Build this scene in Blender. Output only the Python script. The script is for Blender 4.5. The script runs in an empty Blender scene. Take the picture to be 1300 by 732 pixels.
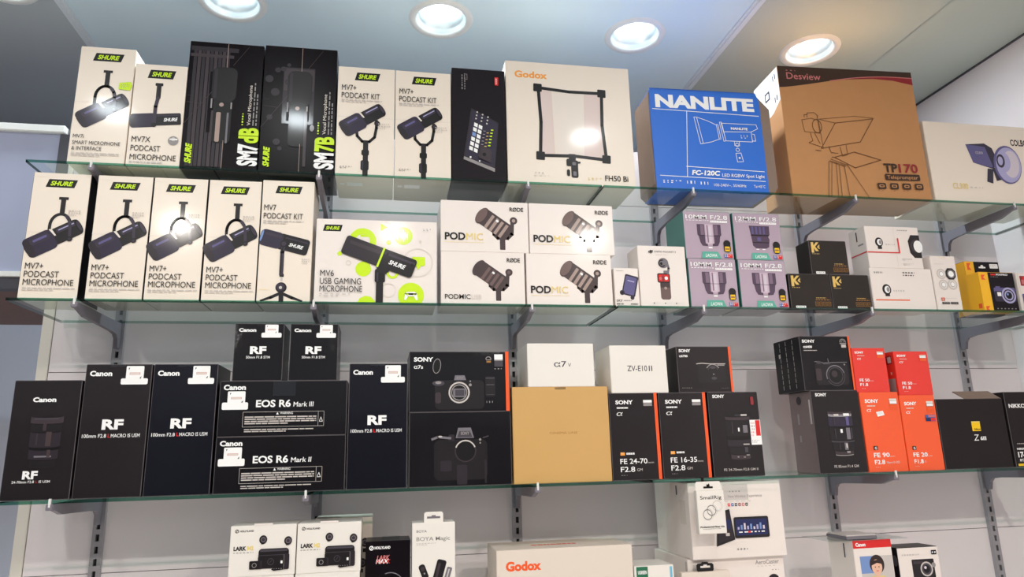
import bpy, bmesh, math, random
from mathutils import Vector, Matrix
R = math.radians
C = bpy.context.scene.collection
EYE = 1.5                        # height of the lens above the floor; z below is metres above the lens
random.seed(4)

# ------------------------------------------------------------------ camera, world, exposure
def setup():
    sc = bpy.context.scene
    cam = bpy.data.cameras.new('camera'); co = bpy.data.objects.new('camera', cam); C.objects.link(co)
    p, y, r = .230108965, .182080161, -.0252123496
    cp, sp, cy, sy, cr, sr = math.cos(p), math.sin(p), math.cos(y), math.sin(y), math.cos(r), math.sin(r)
    fwd = Vector((sy*cp, cy*cp, sp)); right = Vector((cy, -sy, 0)); up = right.cross(fwd)
    r2 = cr*right + sr*up; u2 = -sr*right + cr*up
    m = Matrix((r2, u2, -fwd)).transposed().to_4x4(); m.translation = Vector((0, -1.45, EYE))
    co.matrix_world = m
    cam.sensor_width = 36; cam.lens = 880.2156/1300*36; cam.clip_start = .02
    sc.camera = co
    w = bpy.data.worlds.new('world'); sc.world = w; w.use_nodes = True
    bg = w.node_tree.nodes['Background']
    bg.inputs[0].default_value = (.80, .88, 1.0, 1); bg.inputs[1].default_value = WORLD
    v = sc.view_settings
    v.view_transform = 'Standard'; v.look = 'None'; v.gamma = 1; v.use_curve_mapping = False
    v.exposure = EXPOSURE
WORLD = .85
EXPOSURE = -0.86
LAMPS = [(x, .19, 4.2) for x in (-.93, -.40, .128, .67, 1.21)] + [(x, -.80, 2.4) for x in (-.90, -.315, .70)] + [(-1.016, -2.03, 34.0), (.03, -2.03, 18.0), (1.08, -2.03, 48.0)] + [(x, -5.2, 12.0) for x in (-2.78, -1.53, -.25, 1.02)]   # x, y, watts; third row's middle lamp added for even light
WARM = (1.0, .91, .81); COOL = (.86, .95, 1.0)
setup()

# ------------------------------------------------------------------ materials
def lin(c):
    return tuple(((x/255)/12.92 if x/255 <= .04045 else ((x/255+.055)/1.055)**2.4) for x in c)
MATS = {}
def mat(name, rgb, rough=.5, metal=0, coat=0, spec=.5, emit=0, bump=0, bscale=40, var=0, vscale=30):
    if name in MATS: return MATS[name]
    m = bpy.data.materials.new(name); m.use_nodes = True
    nt = m.node_tree; b = nt.nodes['Principled BSDF']
    col = (*lin(rgb), 1)
    b.inputs['Base Color'].default_value = col
    b.inputs['Roughness'].default_value = rough
    b.inputs['Metallic'].default_value = metal
    b.inputs['Specular IOR Level'].default_value = spec
    b.inputs['Coat Weight'].default_value = coat
    b.inputs['Coat Roughness'].default_value = .10
    if emit:
        b.inputs['Emission Color'].default_value = col; b.inputs['Emission Strength'].default_value = emit
    if bump or var:
        tc = nt.nodes.new('ShaderNodeTexCoord')
    if var:
        n = nt.nodes.new('ShaderNodeTexNoise'); n.inputs['Scale'].default_value = vscale; n.inputs['Detail'].default_value = 5
        mx = nt.nodes.new('ShaderNodeMix'); mx.data_type = 'RGBA'
        mx.inputs[6].default_value = tuple(x*(1-var) for x in col[:3])+(1,)
        mx.inputs[7].default_value = tuple(min(1, x*(1+var)) for x in col[:3])+(1,)
        nt.links.new(tc.outputs['Object'], n.inputs['Vector']); nt.links.new(n.outputs['Fac'], mx.inputs[0])
        nt.links.new(mx.outputs[2], b.inputs['Base Color'])
    if bump:
        n = nt.nodes.new('ShaderNodeTexNoise'); n.inputs['Scale'].default_value = bscale; n.inputs['Detail'].default_value = 3
        bp = nt.nodes.new('ShaderNodeBump'); bp.inputs['Strength'].default_value = bump; bp.inputs['Distance'].default_value = .002
        nt.links.new(tc.outputs['Object'], n.inputs['Vector']); nt.links.new(n.outputs['Fac'], bp.inputs['Height'])
        if coat: nt.links.new(bp.outputs['Normal'], b.inputs['Coat Normal'])
        else: nt.links.new(bp.outputs['Normal'], b.inputs['Normal'])
    MATS[name] = m
    return m
def thin_glass(name, tint, refl=1.5):
    m = bpy.data.materials.new(name); m.use_nodes = True; nt = m.node_tree
    nt.nodes.remove(nt.nodes['Principled BSDF'])
    out = nt.nodes['Material Output']
    tr = nt.nodes.new('ShaderNodeBsdfTransparent'); tr.inputs[0].default_value = (*tint, 1)
    gl = nt.nodes.new('ShaderNodeBsdfGlossy'); gl.inputs['Roughness'].default_value = .02; gl.inputs[0].default_value = (.95, 1, .98, 1)
    fr = nt.nodes.new('ShaderNodeFresnel'); fr.inputs[0].default_value = refl
    mx = nt.nodes.new('ShaderNodeMixShader')
    ge = nt.nodes.new('ShaderNodeNewGeometry'); iv = nt.nodes.new('ShaderNodeMath'); iv.operation = 'SUBTRACT'; iv.inputs[0].default_value = 1
    ml = nt.nodes.new('ShaderNodeMath'); ml.operation = 'MULTIPLY'
    nt.links.new(ge.outputs['Backfacing'], iv.inputs[1]); nt.links.new(iv.outputs[0], ml.inputs[0]); nt.links.new(fr.outputs[0], ml.inputs[1])
    nt.links.new(ml.outputs[0], mx.inputs[0]); nt.links.new(tr.outputs[0], mx.inputs[1]); nt.links.new(gl.outputs[0], mx.inputs[2])
    nt.links.new(mx.outputs[0], out.inputs[0])
    MATS[name] = m
    return m

# papers
mat('white_card', (240, 230, 224), .38, coat=.25)
mat('ivory_card', (242, 229, 214), .4, coat=.5)
mat('bright_card', (238, 233, 226), .4, coat=.2)
mat('cream_card', (228, 215, 203), .45)
mat('matte_black', (30, 25, 31), .5, spec=.15)
mat('photo_black', (18, 13, 18), .3, spec=.12)
mat('worn_edge', (96, 90, 94), .5)
mat('film_black', (15, 13, 19), .4, spec=.15, coat=.3, bump=.35, bscale=22)
mat('film_navy', (11, 12, 25), .4, spec=.15, coat=.3, bump=.35, bscale=22)
mat('film_charcoal', (34, 29, 32), .4, spec=.15, coat=.3, bump=.3, bscale=22)
mat('film_brown', (118, 98, 98), .4, coat=.6, bump=.3, bscale=22)
mat('brown_black', (46, 40, 37), .5, spec=.25)
mat('nik_black', (36, 30, 32), .55, spec=.2)
mat('kraft', (193, 138, 88), .6, var=.05)
mat('brown_card', (134, 114, 102), .65, var=.1)
mat('gold_card', (208, 164, 98), .45, coat=.3, var=.03, vscale=12)
mat('orange_card', (250, 92, 40), .4, coat=.25)
mat('scarlet_card', (236, 52, 38), .4, coat=.25)
mat('blue_sleeve', (38, 110, 214), .5)
mat('mauve_card', (180, 160, 178), .35, coat=.5)
mat('teal_card', (62, 128, 118), .4)
mat('yellow_card', (252, 190, 20), .4, coat=.2)
# inks
for n, c in dict(ink=(28, 24, 28), soft_ink=(58, 50, 66), black=(14, 13, 16), white=(250, 250, 250), lime=(205, 240, 30), grey=(150, 145, 145),
                 pale=(205, 198, 194), faint=(226, 216, 208), gold=(226, 190, 105), goldpale=(240, 215, 130), orange=(248, 165, 70), red=(222, 40, 40),
                 tan=(120, 82, 50), darkbrown=(62, 42, 32), pink=(205, 120, 120), violet=(96, 90, 140), violetpale=(176, 172, 214), violetdark=(48, 42, 62),
                 mocha=(112, 90, 88), mochadark=(72, 58, 60), mochalight=(170, 148, 140), steel=(120, 116, 124), dimsteel=(72, 68, 76), dusk=(44, 38, 46),
                 dusk2=(62, 52, 58), teal=(96, 178, 160), blue=(70, 100, 170), navyink=(30, 40, 90), yellow=(250, 205, 20), panelpink=(226, 208, 202),
                 mauvedark=(84, 66, 88), mauvemid=(128, 106, 128), mauvelight=(210, 188, 205), oldgold=(170, 120, 60), green=(40, 110, 80), cyan=(120, 190, 220),
                 skin=(236, 190, 165), hair=(50, 34, 32), orangeline=(240, 120, 80), lilac=(214, 204, 216), softblue=(120, 150, 205), warmwhite=(235, 225, 215),
                 redorange=(245, 95, 45), deepred=(150, 40, 48)).items():
    mat(n, c, .42, coat=.3, spec=.25)
mat('silver_ink', (150, 148, 155), .25, metal=.6)
# room
mat('wall_laminate', (234, 226, 229), .22, spec=.5, var=.015, vscale=3)
mat('wall_paint', (205, 205, 208), .35)
mat('groove', (120, 116, 118), .6)
mat('edge_trim', (226, 220, 210), .4)
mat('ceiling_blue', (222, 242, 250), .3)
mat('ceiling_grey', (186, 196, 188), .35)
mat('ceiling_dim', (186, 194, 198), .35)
mat('joint_strip', (226, 234, 240), .35)
mat('header_white', (172, 178, 204), .3)
mat('dark_trim', (70, 70, 80), .5)
mat('soffit_brown', (110, 70, 52), .5, var=.2)
mat('passage', (196, 200, 214), .5)
mat('floor_tile', (226, 220, 212), .3, var=.05)
mat('shop_wall', (84, 68, 62), .6)
mat('reflected_dark', (58, 46, 42), .6)
mat('reflected_grey', (150, 150, 160), .5)
mat('steel_bracket', (124, 119, 130), .4)
mat('steel_upright', (158, 154, 160), .35, metal=.2)
mat('slot_dark', (24, 24, 28), .7)
mat('cap_white', (230, 230, 228), .4)
mat('trim_white', (240, 242, 240), .35)
mat('reflector', (225, 235, 238), .2, metal=.4)
mat('lamp_glow', (235, 248, 255), .5, emit=45)
thin_glass('shelf_glass', (.93, .97, .955))
thin_glass('glass_edge', (.16, .42, .33))
thin_glass('glass_joint', (.03, .08, .06))
thin_glass('clear_sheet', (.88, .92, .92))
thin_glass('clear_film', (.96, .96, .96))

# ------------------------------------------------------------------ builders
def tag(o, label=None, cat=None, group=None, kind=None):
    if label: o['label'] = label
    if cat: o['category'] = cat
    if group: o['group'] = group
    if kind: o['kind'] = kind
    return o
class MB:
    """collects shapes into one mesh with several materials"""
    def __init__(s): s.bm = bmesh.new(); s.mats = []
    def mi(s, m):
        if m not in s.mats: s.mats.append(m)
        return s.mats.index(m)
    def face(s, pts, m):
        try:
            f = s.bm.faces.new([s.bm.verts.new(p) for p in pts]); f.material_index = s.mi(m); return f
        except ValueError: return None
    def box(s, a, b, m, bevel=0, facemats=None, edge=None):
        n0 = set(s.bm.faces)
        x0, y0, z0 = a; x1, y1, z1 = b
        v = [s.bm.verts.new(p) for p in ((x0,y0,z0),(x1,y0,z0),(x1,y1,z0),(x0,y1,z0),(x0,y0,z1),(x1,y0,z1),(x1,y1,z1),(x0,y1,z1))]
        fm = facemats or {}
        fs = []
        for k, idx in (('bottom',(3,2,1,0)),('top',(4,5,6,7)),('front',(0,1,5,4)),('right',(1,2,6,5)),('back',(2,3,7,6)),('left',(3,0,4,7))):
            f = s.bm.faces.new([v[i] for i in idx]); f.material_index = s.mi(fm.get(k, m)); fs.append(f)
        if bevel:
            es = {e for f in fs for e in f.edges}
            bmesh.ops.bevel(s.bm, geom=list(es), offset=bevel, segments=2, affect='EDGES', clamp_overlap=True, material=s.mi(edge) if edge else -1)
    def prism(s, prof, y0, y1, m, mside=None, axis='y'):
        """profile [(x,z)] extruded along y, or [(y,z)] along x"""
        def P(a, b, c): return (a, c, b) if axis == 'y' else (c, a, b)
        n = len(prof)
        f = [s.bm.verts.new(P(a, b, y0)) for a, b in prof]; k = [s.bm.verts.new(P(a, b, y1)) for a, b in prof]
        s.bm.faces.new(f).material_index = s.mi(m); s.bm.faces.new(k[::-1]).material_index = s.mi(m)
        for i in range(n):
            s.bm.faces.new((f[i], k[i], k[(i+1)%n], f[(i+1)%n])).material_index = s.mi(mside or m)
    def lathe(s, prof, c, m, seg=40, smooth=True):
        """profile [(r,z)] round a vertical axis"""
        rings = []
        for r, z in prof:
            rings.append([s.bm.verts.new((c[0]+r*math.cos(2*math.pi*i/seg), c[1]+r*math.sin(2*math.pi*i/seg), c[2]+z)) for i in range(seg)])
        for a, b in zip(rings, rings[1:]):
            for i in range(seg):
                f = s.bm.faces.new((a[i], a[(i+1)%seg], b[(i+1)%seg], b[i])); f.material_index = s.mi(m); f.smooth = smooth
        return rings
    def build(s, name, parent=None, fix=True):
        me = bpy.data.meshes.new(name)
        if fix: bmesh.ops.recalc_face_normals(s.bm, faces=s.bm.faces)
        s.bm.to_mesh(me); s.bm.free()
        for m in s.mats: me.materials.append(MATS[m])
        o = bpy.data.objects.new(name, me); C.objects.link(o)
        if parent: o.parent = parent
        return o
def empty(name, loc, rz=0):
    o = bpy.data.objects.new(name, None); C.objects.link(o)
    o.location = (loc[0], loc[1], loc[2]+EYE); o.rotation_euler.z = rz; o.empty_display_size = .03
    return o
def copy_thing(o, loc, label, rz=0, group=None):
    def rec(a, parent):
        c = a.copy(); C.objects.link(c)
        if parent is not None: c.parent = parent
        for ch in [k for k in a.children]: rec(ch, c)
        return c
    c = rec(o, None); c.location = (loc[0], loc[1], loc[2]+EYE); c.rotation_euler.z = rz; c['label'] = label
    if group: c['group'] = group
    return c

_tc = {}
def glyphs(s, bold=0, shear=0):
    k = (s, bold, shear)
    if k not in _tc:
        cu = bpy.data.curves.new('t', 'FONT'); cu.body = s; cu.size = 1; cu.offset = bold; cu.shear = shear; cu.resolution_u = 3
        ob = bpy.data.objects.new('t', cu)
        me = bpy.data.meshes.new_from_object(ob)
        vs = [(v.co.x, v.co.y) for v in me.vertices]; fs = [tuple(p.vertices) for p in me.polygons]
        bpy.data.objects.remove(ob); bpy.data.curves.remove(cu); bpy.data.meshes.remove(me)
        _tc[k] = (vs, fs)
    return _tc[k]
def cap_height():
    vs, _ = glyphs('H'); return max(v[1] for v in vs) - min(v[1] for v in vs)
CAP = cap_height()

class Art:
    """flat printing on a face of w x h metres; (u, t) run 0..1 from the top left corner"""
    STEP = .00007
    def __init__(s, w, h, box=None):
        s.w, s.h = w, h; s.mb = MB(); s.box = box; s.stack = []
        s.n = box['_n'] if box else 0
    def push(s, u, t, scale=1, rot=0, flip=1):
        o = s.T(u, t) if not s.stack else s.stack[-1][0](u, t)
        c, k = math.cos(R(rot)), math.sin(R(rot))
        def f(a, b, o=o, c=c, k=k): a *= flip; return (o[0]+scale*(a*c-b*k), o[1]+scale*(a*k+b*c))
        s.stack.append((f, scale, rot)); return s
    def pop(s): s.stack.pop(); return s
    def T(s, u, t):
        if s.stack: return s.stack[-1][0](u, t)
        return (u*s.w, (1-t)*s.h)
    def _add(s, pts, m):
        y = -.00012 - s.n*s.STEP
        s.mb.face([(p[0]-s.w/2, y, max(.0004, p[1])) for p in pts], m)
    def nx(s): s.n += 1
    def poly(s, m, pts): s.nx(); s._add([s.T(*p) for p in pts], m); return s
    def rect(s, m, u0, t0, u1, t1, r=0):
        """r: corner radius in metres (or local units)"""
        if not r: return s.poly(m, [(u0,t0),(u1,t0),(u1,t1),(u0,t1)])
        s.nx()
        if s.stack: rx = ry = r
        else: rx, ry = r/s.w, r/s.h
        sx = 1 if u1 > u0 else -1; sy = 1 if t1 > t0 else -1
        pts = []
        for cx, cy, a in ((u1-sx*rx, t0+sy*ry, -90), (u1-sx*rx, t1-sy*ry, 0), (u0+sx*rx, t1-sy*ry, 90), (u0+sx*rx, t0+sy*ry, 180)):
            for i in range(6):
                q = R(a+i*18); pts.append((cx+sx*rx*math.cos(q), cy+sy*ry*math.sin(q)))
        s._add([s.T(*p) for p in pts], m); return s
    def iso(s): return (s.stack[-1][1], R(s.stack[-1][2])) if s.stack else (s.w, 0)
    def ell(s, m, u, t, r, r2=None, rot=0, seg=28):
        """ellipse; radii as fractions of the width (or local units)"""
        s.nx(); k, a0 = s.iso(); c = s.T(u, t); r2 = r if r2 is None else r2; a0 += R(rot); pts = []
        for i in range(seg):
            a = 2*math.pi*i/seg; x, y = k*r*math.cos(a), k*r2*math.sin(a)
            pts.append((c[0]+x*math.cos(a0)-y*math.sin(a0), c[1]+x*math.sin(a0)+y*math.cos(a0)))
        s._add(pts, m); return s
    def ring(s, m, u, t, ro, ri, a0=0, a1=360, sq=1, seg=32):
        s.nx(); k, rt = s.iso(); c = s.T(u, t)
        def P(r, a):
            x, y = k*r*math.cos(R(a)), k*r*sq*math.sin(R(a))
            return (c[0]+x*math.cos(rt)-y*math.sin(rt), c[1]+x*math.sin(rt)+y*math.cos(rt))
        for i in range(seg):
            a, b = a0+(a1-a0)*i/seg, a0+(a1-a0)*(i+1)/seg
            s._add([P(ro, a), P(ro, b), P(ri, b), P(ri, a)], m)
        return s
    def line(s, m, pts, wd, closed=False):
        """thick polyline; width a fraction of the width (or local units)"""
        s.nx(); k, _ = s.iso(); q = [Vector(s.T(*p)) for p in pts]
        if closed: q.append(q[0])
        hw = wd*k/2
        for a, b in zip(q, q[1:]):
            d = b-a
            if d.length < 1e-7: continue
            d.normalize(); n = Vector((-d.y, d.x))*hw; e = d*hw*.6
            s._add([a-e+n, a-e-n, b+e-n, b+e+n], m)
        return s
    def text(s, m, body, u, t, cap, u1=None, bold=0, shear=0, align='l', sx=1):
        """baseline at t, cap height a fraction of the height (or local units)"""
        s.nx()
        if bold < .04 and any(c in 'MWmw' for c in body): bold = min(bold, .008)
        vs, fs = glyphs(body, bold, shear)
        if not vs: return s
        k = cap*(s.stack[-1][1] if s.stack else s.h)/CAP
        x0 = min(v[0] for v in vs); x1 = max(v[0] for v in vs)
        o = Vector(s.T(u, t)); rt = s.stack[-1][2] if s.stack else 0
        dx = Vector((math.cos(R(rt)), math.sin(R(rt)))); dy = Vector((-dx.y, dx.x))
        kx = k*sx
        if u1 is not None: kx = (Vector(s.T(u1, t))-o).length/max(1e-6, (x1-x0))
        off = {'l': 0, 'c': -.5, 'r': -1}[align]*(x1-x0)*kx
        P = [o+dx*((v[0]-x0)*kx+off)+dy*(v[1]*k) for v in vs]
        for f in fs: s._add([P[i] for i in f], m)
        return s
    def bars(s, m, u0, t0, u1, t1, rows, seed=1, fill=.5, gap=.02):
        """very small print: rows of dashes the size of words"""
        s.nx(); rnd = random.Random(seed); dt = (t1-t0)/rows
        for i in range(rows):
            u = u0; lim = u1 if i < rows-1 or rows == 1 else u0+(u1-u0)*.6
            while u < lim-.005:
                l = min(lim-u, (u1-u0)*rnd.uniform(.05, .16))
                s._add([s.T(*p) for p in ((u, t0+i*dt), (u+l, t0+i*dt), (u+l, t0+i*dt+dt*fill), (u, t0+i*dt+dt*fill))], m)
                u += l+gap
        return s
    def out(s, name, parent=None, label=None):
        p = parent or (s.box['root'] if s.box else None)
        o = s.mb.build(name, p, fix=False)
        if s.box: s.box['_n'] = s.n+1
        if label: o['label'] = label
        return o

FRONT = .011
SHELF = {1: .596, 2: .311, 3: -.067, 4: -.402}
def carton(name, label, cat, x, w, h, z, d, m, yaw=0, y=FRONT, group=None, sides=None, bevel=.0009, down=0):
    if abs(z+.310) < .0005 and not down: down = -.310-SHELF[4]
    root = empty(name, (x, y, z+.0004), R(yaw)); tag(root, label, cat, group)
    dark = m in ('film_black', 'film_navy', 'film_charcoal', 'nik_black', 'brown_black')
    mb = MB(); mb.box((-w/2, 0, -down), (w/2, d, h), m, .0012 if dark else bevel, sides, 'worn_edge' if dark else None)
    o = mb.build('carton', root)
    return dict(root=root, w=w, h=h, d=d, _n=0, body=o)
def A(b): return Art(b['w'], b['h'], b)

# ------------------------------------------------------------------ the room
def structure(name, mb): return tag(shift(mb.build(name)), kind='structure')
def shift(o): o.location.z = EYE; return o
WALL = .25; RIGHT = 1.78; CEIL = 1.125
m = MB(); m.box((-4.2, -7.0, -EYE-.1), (RIGHT+.05, 1.2, -EYE), 'floor_tile'); structure('floor', m)
# back wall of the shelving: laminate boards with thin joints
m = MB(); m.box((-.762, WALL+.004, -EYE), (RIGHT, WALL+.03, .80), 'groove')
for z0, z1 in ((-EYE, -.9), (-.8985, -.2315), (-.230, .1945), (.196, .6395), (.641, .80)):
    m.box((-.740, WALL, z0), (RIGHT, WALL+.006, z1), 'wall_laminate')
structure('wall_back', m)
m = MB(); m.box((-.764, WALL-.003, -EYE), (-.7415, WALL+.03, .70), 'edge_trim', .001); structure('trim_1', m)
m = MB(); m.box((-.778, WALL-.004, .425), (-.752, WALL+.03, .765), 'dark_trim'); structure('trim_2', m)  # solid dark post put in for the dark slit beside the header
m = MB(); m.box((RIGHT, -7.0, -EYE), (RIGHT+.05, 1.2, CEIL), 'wall_laminate'); structure('wall_right', m)
# the opening on the left: white header, soffit and the passage beyond
m = MB(); m.box((-4.2, WALL, .418), (-.779, WALL+.03, .766), 'header_white'); structure('wall_left_header', m)
m = MB(); m.box((-4.2, WALL-.012, .766), (-.766, WALL+.03, .785), 'trim_white', .002); structure('trim_3', m)
m = MB(); m.box((-4.2, WALL-.008, .412), (-.779, WALL+.03, .424), 'trim_white', .001)
m.box((-4.2, WALL, .385), (-.779, WALL+.03, .412), 'dark_trim'); structure('trim_4', m)
m = MB(); m.box((-4.2, WALL+.03, .40), (-.79, .80, .42), 'soffit_brown'); structure('trim_5', m)
m = MB(); m.box((-4.2, 1.05, -EYE), (RIGHT, 1.15, CEIL), 'passage'); structure('wall_rear', m)
# unseen shop front: dark wall added for carton reflections, open above for fill light
m = MB(); m.box((-4.2, -7.05, -EYE), (RIGHT, -7.0, .42), 'shop_wall')
for x, hh, mm in ((-3.9, .1, 'reflected_dark'), (-2.7, .35, 'reflected_grey'), (-1.7, -.1, 'reflected_dark'), (-.6, .3, 'reflected_dark'), (.3, .05, 'reflected_grey'), (1.1, .3, 'reflected_dark')):
    m.box((x, -7.0, -EYE), (x+.7, -6.65, hh), mm)  # blocks added only to give the black cartons patchy reflections
structure('wall_front', m)
m = MB(); m.box((-4.25, -7.0, -EYE), (-4.2, 1.2, -.9), 'shop_wall'); structure('wall_left', m)  # low unseen wall, cut down to let outside light up to the ceiling
# ceiling with round cut-outs for the downlights
def ceiling():
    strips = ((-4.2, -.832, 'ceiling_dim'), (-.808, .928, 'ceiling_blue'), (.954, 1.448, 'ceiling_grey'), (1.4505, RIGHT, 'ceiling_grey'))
    mb = MB()
    rects = []
    for x0, x1, mm in strips:
        bm = bmesh.new()
        es = []
        def loop(pts):
            v = [bm.verts.new(p) for p in pts]
            for i in range(len(v)): es.append(bm.edges.new((v[i], v[(i+1)%len(v)])))
        loop([(x0,-7.0,CEIL),(x1,-7.0,CEIL),(x1,1.1,CEIL),(x0,1.1,CEIL)])
        for lx, ly, _ in LAMPS:
                if x0 < lx < x1: loop([(lx+.066*math.cos(2*math.pi*i/40), ly+.066*math.sin(2*math.pi*i/40), CEIL) for i in range(40)])
        bmesh.ops.triangle_fill(bm, use_beauty=True, edges=es)
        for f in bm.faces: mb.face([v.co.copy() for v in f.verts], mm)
        bm.free()
        mb.box((x0, -7.0, CEIL+.12), (x1, 1.1, CEIL+.14), mm)
    return mb
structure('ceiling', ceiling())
for n, (x0, x1) in enumerate(((-.832, -.808), (.928, .954))):
    m = MB(); m.box((x0, -7.0, CEIL-.003), (x1, 1.1, CEIL+.01), 'joint_strip')
    m.box((x0+.009, -7.0, CEIL-.006), (x1-.009, 1.1, CEIL), 'joint_strip'); structure('trim_%d' % (6+n), m)
m = MB(); m.box((RIGHT-.006, -7.0, CEIL-.004), (RIGHT, 1.1, CEIL), 'dark_trim'); structure('trim_8', m)

# ------------------------------------------------------------------ downlights
PLACE = {(-.40, .19): 'leftmost of the four in view', (.128, .19): 'above the two white podcast kit cartons',
         (.67, .19): 'above the blue spotlight carton', (1.21, .19): 'just above the brown kraft carton',
         (-.93, .19): 'at the far left beyond the joint strip'}
def downlight(x, y, watt, proto=[]):
    k = (x, y)
    lab = 'glowing recessed round ceiling downlight, ' + PLACE.get(k, 'in the rows over the shop floor')
    if not proto:
        r = empty('ceiling_downlight', (x, y, CEIL)); tag(r, lab, 'ceiling light', 'round ceiling downlights')
        mb = MB(); mb.lathe([(.0655, .012), (.0655, -.002), (.070, -.006), (.082, -.005), (.085, 0)], (0, 0, 0), 'trim_white'); mb.build('trim_ring', r)
        mb = MB(); mb.lathe([(.0652, .0), (.062, .008), (.060, .014), (.058, .015), (.050, .05), (.049, .054), (.044, .055), (.040, .078)], (0, 0, 0), 'reflector'); mb.build('reflector', r)
        mb = MB(); rg = mb.lathe([(.040, .078), (.034, .066), (.02, .059), (.001, .057)], (0, 0, 0), 'lamp_glow'); mb.build('bulb', r)
        proto.append(r)
    else:
        r = copy_thing(proto[0], (x, y, CEIL), lab)
    l = bpy.data.lights.new('downlight_lamp', 'AREA'); l.shape = 'DISK'; l.size = .10; l.energy = watt
    l.color = COOL if y > 0 else WARM
    lo = bpy.data.objects.new('lamp', l); C.objects.link(lo); lo.parent = r; lo.location = (0, 0, -.0068)
for q in LAMPS: downlight(*q)

# ------------------------------------------------------------------ glass shelves, uprights, brackets
ROWNAME = {1: 'top', 2: 'second', 3: 'third', 4: 'lowest'}
JOIN = {1: .486, 2: .503, 3: .556, 4: .5}
def pane(x0, x1, row, side):
    z1 = SHELF[row]; z0 = z1-.006
    mb = MB(); mb.box((x0, 0, z0), (x1, WALL-.013, z1), 'shelf_glass', 0, dict(front='glass_edge', left='glass_joint', right='glass_joint', back='glass_edge'))
    o = shift(mb.build('glass_shelf'))
    tag(o, f'clear green-edged glass shelf pane, {side} half of the {ROWNAME[row]} shelf', 'shelf', 'glass shelf panes')
for row in (1, 2, 3, 4):
    pane(-.722, JOIN[row]-.001, row, 'left'); pane(JOIN[row]+.004, RIGHT-.002, row, 'right')
BX = (-.60, -.15, .31, .71, 1.14, 1.60)
ORD = ('first', 'second', 'third', 'fourth', 'fifth', 'sixth')
def upright():
    r = empty('shelf_upright', (0, 0, 0))
    mb = MB(); z = -1.45
    mb.box((-.011, -.0105, -1.45), (-.0035, 0, .72), 'steel_upright'); mb.box((.0035, -.0105, -1.45), (.011, 0, .72), 'steel_upright')
    while z < .70:
        mb.box((-.0035, -.0105, z), (.0035, -.0005, z+.0105), 'steel_upright'); z += .0245
    mb.box((-.0035, -.003, -1.45), (.0035, -.0003, .72), 'slot_dark')
    mb.build('rail', r); return r
up0 = upright()
for i, x in enumerate(BX):
    lab = f'slotted steel wall upright carrying shelf brackets, {ORD[i]} from the left'
    if i == 0:
        up0.location = (x, WALL, EYE); tag(up0, lab, 'upright', 'slotted wall uprights')
    else: copy_thing(up0, (x, WALL, 0), lab)
def bracket():
    r = empty('shelf_bracket', (0, 0, 0)); b = WALL-.0115
    mb = MB()
    prof = [(b, -.0005), (b, -.058), (b-.012, -.058), (b-.017, -.038), (b-.026, -.029), (b-.05, -.026), (.045, -.022), (.010, -.012), (.010, -.0005)]
    mb.prism(prof, -.0045, .0045, 'steel_bracket', axis='x'); mb.build('arm', r)
    mb = MB(); mb.box((-.006, -.004, -.012), (.006, .010, -.0005), 'steel_bracket', .001); mb.build('nose', r)
    mb = MB(); mb.box((-.0022, -.0045, -.007), (.0022, -.0008, .009), 'cap_white', .0006); mb.build('end_stop', r)
    return r
br0 = bracket(); first = True
for row in (1, 2, 3):
    for i, x in enumerate(BX):
        if row == 3 and i == 3: continue          # wholly behind the hanging carton and the large white carton
        lab = f'grey steel bracket under the {ROWNAME[row]} glass shelf, {ORD[i]} from the left'
        if first:
            br0.location = (x, 0, EYE+SHELF[row]-.006); tag(br0, lab, 'bracket', 'steel shelf brackets'); first = False
        else: copy_thing(br0, (x, 0, SHELF[row]-.006), lab)

# ------------------------------------------------------------------ shared printing
def plate_logo(b, u0, t0, u1, t1, cap=.5):
    a = A(b); k = .05*(u1-u0)
    a.poly('black', [(u0+k, t0), (u1+k, t0), (u1-k, t1), (u0-k, t1)])
    d = u1-u0
    a.text('lime', 'SHURE', u0+.11*d, t1-(t1-t0)*.25, (t1-t0)*cap, u1=u1-.11*d, bold=.035, shear=.25)
    a.out('logo_badge')
def tilted_mic(a, u, t, L, rot, kind='yoke'):
    """dynamic microphone, windscreen to the lower left; local x runs along the body"""
    w = .20
    if kind == 'yoke':                      # the bow behind the body
        pass
    a.push(u, t, a.w*L, rot)
    a.rect('violetdark', -.52, -.155, .5, .165, .07)           # body
    a.rect('ink', -.06, -.165, .5, .165, .07)
    a.rect('violetdark', -.54, -.205, 0, .205, .09)              # windscreen
    a.ell('dusk', -.475, 0, .075, .195)
    a.rect('soft_ink', -.42, .02, -.06, .15, .05); a.rect('violet', -.36, .07, -.10, .115, .02)
    a.poly('warmwhite', [(-.02, .19), (.03, .17), (.045, .02), (.015, .02)])
    a.rect('soft_ink', .08, .04, .46, .13, .03); a.rect('violetpale', .12, .085, .42, .105, .008)
    a.ell('black', .47, 0, .05, .15)
    a.ell('soft_ink', .475, 0, .03, .11)
    a.pop()
def yoke_mic(b, u=.49, t=.52, L=.98, rot=31, ua=.57, ta=.315, bow='soft_ink'):
    a = A(b); s = b['w']
    a.rect('faint', 0, .482, 1, .4845); a.rect('faint', 0, .036, .24, .038)
    a.rect('ink', ua-.045, ta-.115, ua+.04, ta+.01); a.rect('ink', ua-.085, ta-.12, ua+.08, ta-.098)
    a.push(ua-.01, ta+.15, s, 0)
    a.line('ink', [(-.175, -.10)]+[(.175*math.cos(R(q))+0, .235*math.sin(R(q))+.09) for q in range(180, -1, -12)]+[(.19, -.17)], .055)
    a.pop()
    tilted_mic(a, u, t, L, rot)
    a.push(ua-.01, ta+.15, s, 0)
    a.line(bow, [(.09, .29), (.15, .20), (.175, .09), (.19, -.14)], .055); a.ell('ink', .19, -.16, .05); a.ell('soft_ink', .19, -.16, .025)
    a.pop()
    a.out('product_picture')
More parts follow.
